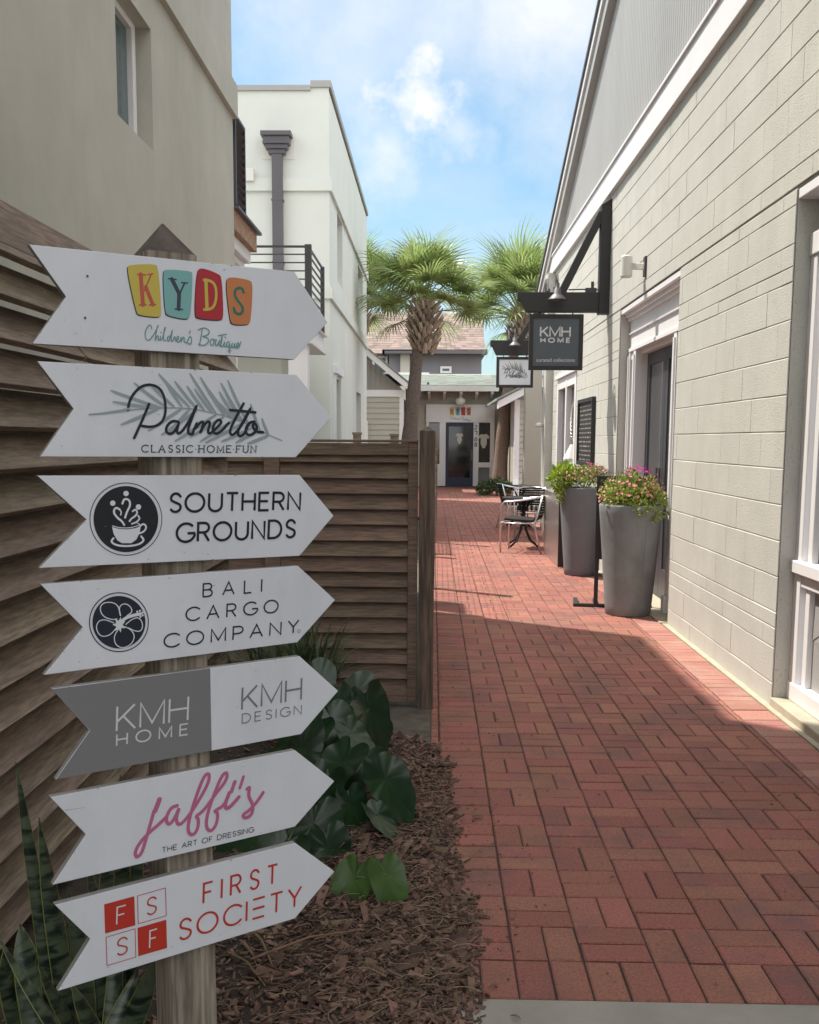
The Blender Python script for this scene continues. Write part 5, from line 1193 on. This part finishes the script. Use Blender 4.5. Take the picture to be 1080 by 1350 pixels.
def flowers(name, label, P, z, rad, spec, r, leaf_m='flower_leaf', nl=2600, lsize=.035, trail=()):
    t = thing(name, label, 'flowering plant', (P[0], P[1], z)); s = MB()
    for i in range(14):
        a = i * 2.4; s.tube([(0.02 * math.cos(a), .02 * math.sin(a), -.06), (rad[0] * .4 * math.cos(a), rad[1] * .4 * math.sin(a), rad[2] * .5), (rad[0] * .8 * math.cos(a), rad[1] * .8 * math.sin(a), rad[2] * .7)], [.005, .003, .002], 4, False)
    s.build('stems', M['stem_green'], t)
    s = MB()
    for i in range(60):
        a = r.uniform(0, 6.3); q = r.uniform(0, 1) ** .55; zc = rad[2] * (.12 + .80 * math.sqrt(max(0, 1 - q * q)) * r.uniform(.25, 1))
        leaf_cloud(s, (rad[0] * .86 * q * math.cos(a), rad[1] * .86 * q * math.sin(a), zc), (rad[0] * .24, rad[1] * .24, rad[2] * .26), nl // 60, lsize, r)
    for (dx, dy, dz, rr_) in trail: leaf_cloud(s, (dx, dy, dz), (rr_, rr_, rr_ * 1.1), 160, lsize, r)
    s.build('foliage', M[leaf_m], t)
    for (pm, n, region, R) in spec:
        s = MB()
        for _ in range(n):
            a = r.uniform(*region[:2]); e = math.asin(min(1, max(0, r.uniform(*region[2:])))); k = r.uniform(.96, 1.1); d = Vector((math.cos(a) * math.cos(e), math.sin(a) * math.cos(e), math.sin(e)))
            petals(s, (rad[0] * k * d.x, rad[1] * k * d.y, rad[2] * (.14 + 1.02 * k * d.z)), d + Vector((0, 0, .3)), R * r.uniform(.7, 1.2), r)
        s.build('blossoms', M[pm], t)
    return t
r1 = random.Random(31)
PT1 = gp(828, 812); PT1 = (PT1.x + .02, PT1.y + .12)
planter('tall_planter', 'tall tapered mid grey scuffed planter standing nearest on the path by the entrance', PT1, .195, .272, .96, M['pot_grey'])
s = MB()
def on_pot(a, z): R = .195 + (.272 - .195) * (z - .01) / .94 + .0008; return (PT1[0] + R * math.cos(R_(a)), PT1[1] + R * math.sin(R_(a)), z)
for q in (((-84, .50), (-80, .56), (-76, .58), (-72, .56), (-72, .51), (-75, .47)), ((-88, .49), (-86, .53), (-87, .58)), ((-52, .62), (-46, .63)), ((-100, .2), (-88, .17), (-76, .16)), ((-70, .85), (-71, .6), (-70, .35)), ((-112, .28), (-108, .33)), ((-62, .13), (-50, .12))):
    s.tube([on_pot(p.x, p.y) for p in smooth_poly(q, 2)], .0016, 4)
scf = s.build('scuff_marks', M['pot_slate']); 
potroot = [o for o in col.objects if o.name.startswith('tall_planter')][0]; scf.parent = potroot; scf.data.transform(Matrix.Translation(-potroot.location))
flowers('flowering_plant', 'bushy green plant with pink and coral blossoms in the scuffed nearest planter', PT1, .95, (.285, .26, .28), (('petal_pink', 40, (-2.6, .6, .15, .75), .014), ('petal_coral', 34, (-3.14, 0, .0, .6), .014), ('petal_magenta', 46, (-2.2, .6, .8, .99), .016)), r1, nl=5200, lsize=.026, trail=((.12, -.24, -.06, .07), (.2, -.17, -.02, .08), (.03, -.26, .0, .06)))
PT2 = gp(768, 759); PT2 = (PT2.x, PT2.y + .12)
planter('tall_planter', 'smooth slate grey tapered planter standing behind the black sign stand', PT2, .19, .265, .985, M['pot_slate'])
flowers('flowering_plant', 'loose plant with dusty pink heads and lime leaves in the slate planter behind', PT2, .98, (.33, .29, .24), (('petal_dry', 130, (-3.14, 3.14, .25, .8), .014), ('petal_pink', 50, (-1.4, 1.2, .5, 1.0), .017), ('petal_coral', 30, (-3.1, 0, .3, .8), .013)), r1, nl=3400, lsize=.026)
s = MB(); lime = thing('lime_coleus', 'lime green leafy tuft at the left rim of the slate planter', 'plant', (PT2[0] - .22, PT2[1] - .05, 1.0))
leaf_cloud(s, (-.03, 0, .08), (.13, .12, .13), 260, .065, r1); leaf_cloud(s, (.02, .08, .14), (.1, .1, .1), 120, .06, r1); s.build('leaves', M['flower_leaf_lime'], lime)
s = MB(); leaf_cloud(s, (-.02, -.06, -.08), (.06, .06, .09), 90, .045, r1); s.build('pale_leaves', M['flower_leaf_lime'], lime)
p = gp(655, 653); s = MB(); sb_ = thing('low_shrub', 'low dark green shrub beside the shop step', 'shrub', (p.x, p.y, 0))
for i in range(22): a = r1.uniform(0, 6.3); q = r1.uniform(0, 1) ** .5; leaf_cloud(s, (.42 * q * math.cos(a), .35 * q * math.sin(a), .16 + .2 * (1 - q)), (.2, .2, .16), 70, .07, r1)
s.build('foliage', M['shrub_leaf'], sb_); s = MB(); s.tube([(0, 0, -.02), (.03, 0, .2)], .025, 6); s.build('stem', M['stem_green'], sb_)
for (u, v, lab) in ((672, 640, 'thin grassy weeds at the foot of the slim palm'), (706, 640, 'sparse weeds growing at the foot of the square pier')):
    p = gp(u, v + 3); s = MB()
    for i in range(26):
        a = r1.uniform(0, 6.3); L = r1.uniform(.15, .4); x = r1.gauss(0, .18); y = r1.gauss(0, .1); dd = Vector((math.cos(a) * .3, math.sin(a) * .3, 1)).normalized(); s.face([(x - .01, y, 0), (x + .01, y, 0), Vector((x + .004, y, 0)) + dd * L])
    tag(s.build('weed', M['grass_blade'], loc=(p.x, p.y, 0)), lab, 'weeds')

# big glossy round leaves
def round_leaf(mb, R, r, wave=.07, cup=.2, notch=.5):
    NA, NR = 84, 9; vs = [Vector((0, 0, 0))]; ph = r.uniform(0, 6.3); amp = r.uniform(.6, 1.4)
    for j in range(1, NR + 1):
        q = j / NR
        for i in range(NA):
            a = -math.pi + 2 * math.pi * (i + .5) / NA
            rr_ = R * (1 + .42 * max(0, math.cos(a)) ** 3) * q * (1 - notch * max(0, math.cos(a - math.pi)) ** 14) * (1 + .02 * math.sin(9 * a)) * (1.08 if abs(a) < 1 else 1)
            z = cup * R * q * q * .8 * abs(math.sin(a)) + wave * R * amp * q * q * math.sin(3 * a + ph) + .022 * R * q ** 3 * math.sin(11 * a + 2 * ph) + .022 * R * q * abs(math.sin(4.5 * a)) ** .7 - .18 * R * q * q * max(0, math.cos(a))
            vs.append(Vector((rr_ * math.cos(a) * 1.08, rr_ * math.sin(a) * .84, z)))
    fs = [(0, 1 + i, 1 + (i + 1) % NA) for i in range(NA)] + [(1 + (j - 1) * NA + i, 1 + j * NA + i, 1 + j * NA + (i + 1) % NA, 1 + (j - 1) * NA + (i + 1) % NA) for j in range(1, NR) for i in range(NA)]
    fs = [f for f in fs if not (0 in f and f[1] == NA)]
    mb.mesh(vs, fs)
def big_leaf(parent, pos, R, tip, nrm_, r, m='leaf_gloss', root=(0, 0, 0)):
    """leaf blade facing nrm_, its apex pointing along tip"""
    n = Vector(nrm_).normalized(); x = Vector(tip); x = (x - n * x.dot(n)).normalized(); y = n.cross(x)
    s = MB(); round_leaf(s, R, r); mt = Matrix((x, y, n)).transposed().to_4x4(); o = s.build('leaf', M[m], parent, smooth=True); o.data.transform(mt); o.location = pos
    s = MB(); a, b = Vector(root) - Vector(pos), Vector((0, 0, 0)); m_ = (a + b) / 2 + Vector((0, 0, .05)); s.tube([a, a.lerp(m_, .6) + Vector((0, 0, .03)), m_.lerp(b, .6), b], [.006, .005, .0045, .004], 6, False); s.build('stalk', M['stem_green'], o)
LP = (-.42, 4.05, .05)
lp = thing('leopard_plant', 'leafy plant with big dark glossy round leaves between signpost and gate', 'plant', LP); rl_ = random.Random(17)
def lp_leaf(u, v, Y, R, tip, n):
    R *= .92
    p = yp(u, v, Y); big_leaf(lp, p - Vector(LP), R, tip, n, rl_, 'leaf_gloss', (rl_.uniform(-.06, .06), rl_.uniform(-.06, .06), 0))
for a in ((486, 935, 4.25, .15, (.2, 0, -1), (.75, -.65, .25)), (446, 928, 4.2, .115, (-.6, 0, .3), (-.2, -.5, .8)), (437, 948, 4.05, .125, (.2, -.6, -.5), (.1, -.5, .8)), (408, 968, 3.95, .14, (-.6, -.4, -.3), (-.4, -.5, .75)),
          (462, 968, 3.95, .105, (.5, -.5, -.5), (.4, -.4, .8)), (452, 1005, 3.75, .135, (-.5, -.6, -.4), (-.35, -.5, .8)), (508, 1027, 3.65, .125, (.5, -.3, -.8), (.45, -.6, .6)), (478, 1005, 3.8, .115, (-.2, -.7, -.3), (-.1, -.35, .9)),
          (424, 1040, 3.6, .13, (-.4, -.5, -.7), (-.3, -.7, .55)), (462, 1060, 3.55, .10, (.4, -.6, -.7), (.6, -.5, .5)), (497, 1075, 3.5, .085, (.7, -.4, -.5), (.5, -.2, .8)), (398, 1003, 3.8, .12, (-.7, 0, -.2), (-.3, -.4, .85)),
          (412, 1088, 3.35, .14, (-.1, -.5, -.8), (.2, -.8, .5)), (432, 1118, 3.25, .11, (.3, -.5, -.8), (.5, -.7, .45)), (380, 1060, 3.5, .14, (-.7, -.3, -.4), (-.4, -.5, .75)), (360, 1012, 3.7, .13, (-.8, 0, .1), (-.2, -.4, .9)),
          (395, 930, 4.25, .115, (-.5, .4, .2), (-.3, -.4, .85)), (418, 908, 4.4, .11, (.1, .5, .6), (.1, -.7, .6)), (372, 948, 4.1, .12, (-.6, .2, .3), (-.2, -.5, .8)), (340, 1100, 3.3, .13, (-.7, -.3, -.4), (-.2, -.5, .8)), (370, 1130, 3.1, .12, (-.3, -.6, -.5), (0, -.6, .75)), (470, 912, 4.5, .1, (.4, .3, .5), (.3, -.6, .7)),
          (400, 985, 3.3, .085, (.45, 0, .9), (.5, -.85, .1))):
    lp_leaf(*a)
YL_ = gp(487, 1205).y
yl = thing('small_seedling', 'two bright green rounded leaves growing low in the bark mulch', 'plant', (gp(487, 1205).x, YL_, .04))
for (u, v, R, tp, n_) in ((468, 1158, .078, (-.25, 0, -1), (-.15, -.85, .5)), (509, 1153, .074, (.2, 0, -1), (.35, -.85, .45))):
    p = yp(u, v, YL_); big_leaf(yl, p - Vector(yl.location), R, tp, n_, rl_, 'leaf_bright')
# strap-leaved tufts in front of the gate
def tuft(name, label, P, n, L, r, cat='grass tuft'):
    s = MB()
    for i in range(n):
        a = r.uniform(0, 6.3); lean = r.uniform(.2, 1.0); LL = L * r.uniform(.6, 1.15); x, y = r.gauss(0, .05), r.gauss(0, .05); w = .0065; d = Vector((math.cos(a), math.sin(a), 0)); sd = Vector((-d.y, d.x, 0)); pr_ = None
        for k in range(8):
            t = k / 7; p = Vector((x, y, 0)) + d * (lean * LL * t ** 1.5 * .75) + Vector((0, 0, LL * (t - .45 * lean * t ** 2.6))); ww = w * (1 - t ** 2.5) + .0006
            if pr_: s.face([pr_[0] - sd * pr_[1], pr_[0] + sd * pr_[1], p + sd * ww, p - sd * ww])
            pr_ = (p, ww)
    tag(s.build(name, M['grass_blade'], loc=P), label, cat)
p = yp(405, 905, 4.95); tuft('lilyturf', 'arching strap leaved grass tuft in front of the slatted gate', (p.x, 4.95, .03), 220, .66, r1)
p = yp(352, 905, 4.9); tuft('lilyturf', 'strap leaved grass tuft half hidden behind the hibiscus board', (p.x, 4.9, .03), 160, .6, r1)
# snake plants
def blade(mb, base, tip, w, twist, r):
    base, tip = Vector(base), Vector(tip); d = (tip - base); L = d.length; sd0 = Vector((math.cos(twist), math.sin(twist), 0)); pr_ = []
    for k in range(13):
        t = k / 12; c = base + d * t + Vector((math.sin(t * 3 + twist) * .012, math.cos(t * 2.3 + twist) * .012, 0)); ww = w * (.65 + .75 * t - 1.35 * t ** 4 - .05) if t < .97 else .001; ww = max(ww, .0008)
        a = twist + .5 * t; sd = Vector((math.cos(a), math.sin(a), 0)); nn = Vector((-sd.y, sd.x, 0)); pr_.append([c + sd * ww * q + nn * ww * .4 * q * q for q in (-1, -.92, -.4, 0, .4, .92, 1)])
    for i in range(12):
        for k in range(6): mb.cur = 1 if k in (0, 5) else 0; mb.mesh([pr_[i][k], pr_[i][k + 1], pr_[i + 1][k + 1], pr_[i + 1][k]], [(0, 1, 2, 3)])
def snake(label, Y, leaves, r):
    b0 = yp(*leaves[0][:2], Y); t = thing('snake_plant', label, 'snake plant', (b0.x, Y, .03))
    for (u0, v0, u1, v1, w, tw) in leaves:
        s = MB(); a = yp(u0, v0, Y + r.uniform(-.04, .04)); b = yp(u1, v1, Y + r.uniform(-.05, .05)); a.z = max(a.z, .0)
        k = (a.z - .03) / max(1e-3, (b.z - a.z)); a = a - (b - a) * max(0, k); blade(s, a - t.location, b - t.location, w, tw, r); so = s.build('leaf', [M['snake_leaf'], M['snake_edge']], t); so.modifiers.new('weld', 'WELD').merge_threshold = .0002; so.modifiers.new('thick', 'SOLIDIFY').thickness = .004; so.data.polygons.foreach_set('use_smooth', [True] * len(so.data.polygons))
snake('tall banded snake plant whose pointed leaves stand against the slat fence', 2.0, ((60, 1345, 24, 1003, .018, .2), (82, 1345, 57, 1075, .026, .5), (105, 1350, 88, 1170, .026, -.3), (118, 1350, 150, 1060, .022, .3), (70, 1350, 5, 1230, .02, .9)), r1)
snake('short broad banded snake plant with yellow edged leaves right beside the post base', 1.95, ((150, 1350, 185, 1270, .035, .1), (165, 1350, 205, 1255, .03, -.4), (120, 1350, 100, 1290, .026, .6), (95, 1350, 60, 1270, .024, 1.), (140, 1350, 160, 1190, .022, .2)), r1)
snake('snake plant with leaves showing between the lower arrow boards left of the post', 2.3, ((150, 1330, 160, 1020, .022, .1), (140, 1330, 120, 1130, .022, .5), (165, 1330, 178, 1060, .02, -.2)), r1)
snake('dark broad leaved snake plant at the very foot of the slat fence', 2.15, ((40, 1345, 30, 1215, .04, .3), (20, 1345, 12, 1250, .035, .8), (60, 1345, 95, 1200, .03, -.2), (50, 1345, 60, 1235, .036, .1)), r1)
s = MB(); rt_ = random.Random(2)
for (a, b, w) in (((330, 1265), (480, 1225), .004), ((300, 1255), (350, 1300), .003), ((330, 1225), (360, 1275), .004)):
    q0, q1 = gp(*a, .09), gp(*b, .08); mid = (q0 + q1) / 2 + Vector((0, .01, .015)); s.tube([q0, mid, q1], [w, w * .8, w * .5], 5)
tag(s.build('fallen_twigs', M['dry_leaf']), 'thin dry twigs lying across the bark mulch', 'twigs')

# ================================================================== CAFE FURNITURE, SIGN STAND, STEEL CABINET
def round_table(P, z, R, label):
    t = thing('cafe_table', label, 'table', (P[0], P[1], 0), 0, 'black cafe tables by the wall'); s = MB()
    s.lathe([(0, z - .012), (R - .01, z - .012), (R, z - .006), (R, z + .012), (R - .008, z + .018), (0, z + .018)], (0, 0, 0), 36); s.build('tabletop', M['black_mesh'], t)
    s = MB(); s.tube([(0, 0, .3), (0, 0, z - .01)], .028, 10)
    for k in range(4):
        a = math.pi / 4 + k * math.pi / 2; d = Vector((math.cos(a), math.sin(a), 0)); s.tube([d * R * .6 + Vector((0, 0, z - .015)), d * R * .34 + Vector((0, 0, z - .05)), d * .04 + Vector((0, 0, z - .17))], .012, 6)
    s.build('column', M['black_mesh'], t, smooth=True)
    for k in range(4):
        a = math.pi / 4 + k * math.pi / 2; d = Vector((math.cos(a), math.sin(a), 0)); s = MB(); s.tube([d * .02 + Vector((0, 0, .40)), d * .05 + Vector((0, 0, .25)), d * .14 + Vector((0, 0, .10)), d * .28 + Vector((0, 0, .02))], .015, 7); s.build('leg', M['black_mesh'], t, smooth=True)
p = yp(691, 656, 13.95); round_table((p.x, 13.95), p.z - .01, .31, 'round black cafe table beside the aluminium armchair')
p = yp(685, 641, 17.1); round_table((p.x, 17.1), p.z - .01, .40, 'black cafe table farthest along the wall, past the nearer table')
def cafe_chair():
    t = thing('cafe_chair', 'aluminium armchair with black slat seat, turned toward the path beside the nearer cafe table', 'chair', (0, 0, 0), 0, 'aluminium cafe chairs')
    s = MB(); n = 7
    for k in range(n): y = -.21 + .42 * k / (n - 1); s.tube([(.21, y, .455), (0, y, .44), (-.17, y, .435), (-.215, y, .47)], .021, 6)
    s.build('seat', M['black_mesh'], t, smooth=True)
    s = MB()
    for k in range(8): z = .50 + .036 * k; s.tube([(-.225 - .07 * k / 7, -.20, z), (-.265 - .08 * k / 7, 0, z), (-.225 - .07 * k / 7, .20, z)], .015, 6)
    s.build('backrest', M['black_mesh'], t, smooth=True)
    for sg in (-1, 1):
        s = MB(); y = .27 * sg; s.tube([(.25, y * .95, .0), (.255, y, .45), (.24, y, .64), (.2, y * 1.02, .685), (.0, y * 1.02, .705), (-.2, y * .92, .735), (-.29, y * .5, .765), (-.30, 0, .77)], .0125, 8); s.build('front_leg_and_arm', M['aluminium'], t, smooth=True)
        s = MB(); s.tube([(-.30, y * .95, .0), (-.2, y * .9, .40), (-.235, y * .78, .5), (-.30, y * .76, .77)], .0125, 8); s.build('rear_leg', M['aluminium'], t, smooth=True)
    s = MB(); s.tube([(.25, -.26, .40), (.25, .26, .40)], .01, 6); s.tube([(-.2, -.24, .40), (-.2, .24, .40)], .01, 6)
    for sg in (-1, 1): s.tube([(.25, .26 * sg, .40), (-.2, .24 * sg, .40)], .01, 6)
    s.build('seat_frame', M['aluminium'], t, smooth=True); return t
c1 = cafe_chair(); p = gp(697, 727); c1.location = (p.x - .08, p.y + .02, 0); c1.rotation_euler.z = R_(163)
c2 = copy_tree(c1); p = gp(660, 698); c2.location = (p.x + .28, p.y + .1, 0); c2.rotation_euler.z = R_(8); c2['label'] = 'aluminium armchair pushed under the farther cafe table, its legs on the path side'
c3 = copy_tree(c1); p = gp(694, 709); c3.location = (p.x + .08, p.y + .05, 0); c3.rotation_euler.z = R_(-95); c3['label'] = 'aluminium armchair between the two cafe tables, mostly behind the nearer one'
q0, q1 = gp(735, 748), gp(719, 729)
cb = thing('steel_cabinet', 'low brushed steel cabinet standing beside the slate planter', 'cabinet', (q0.x, q0.y, 0)); s = MB(); s.box(0, .34, .012, q1.y - q0.y, .0, .86); s.build('steel_body', M['steel_brushed'], cb, bevel=.006)
s = MB(); s.box(.004, .34, 0, .0115, .01, .85); s.build('end_panel', M['sign_black'], cb)
# sign stand seen from its edge
q = gp(789, 799); ss = thing('sign_stand', 'black metal sign stand between the two tall planters', 'sign stand', (q.x - .035, q.y - .05, 0), R_(-8))
s = MB(); s.box(-.018, .018, -.018, .018, .03, 1.19); s.box(.46, .496, -.018, .018, .03, 1.19); s.box(.018, .46, -.018, .018, 1.155, 1.19); s.build('upright_frame', M['sign_black'], ss, bevel=.003)
s = MB(); s.box(-.2, .5, -.02, .02, .0, .03); s.box(-.2, -.16, .02, .34, .0, .03); s.box(.3, .34, .02, .34, .0, .03); s.box(-.02, .02, .02, .34, .0, .03); s.build('foot', M['sign_black'], ss, bevel=.003)
s = MB(); s.box(.02, .458, -.012, .012, .44, 1.15); s.build('sign_board', M['sign_black'], ss)
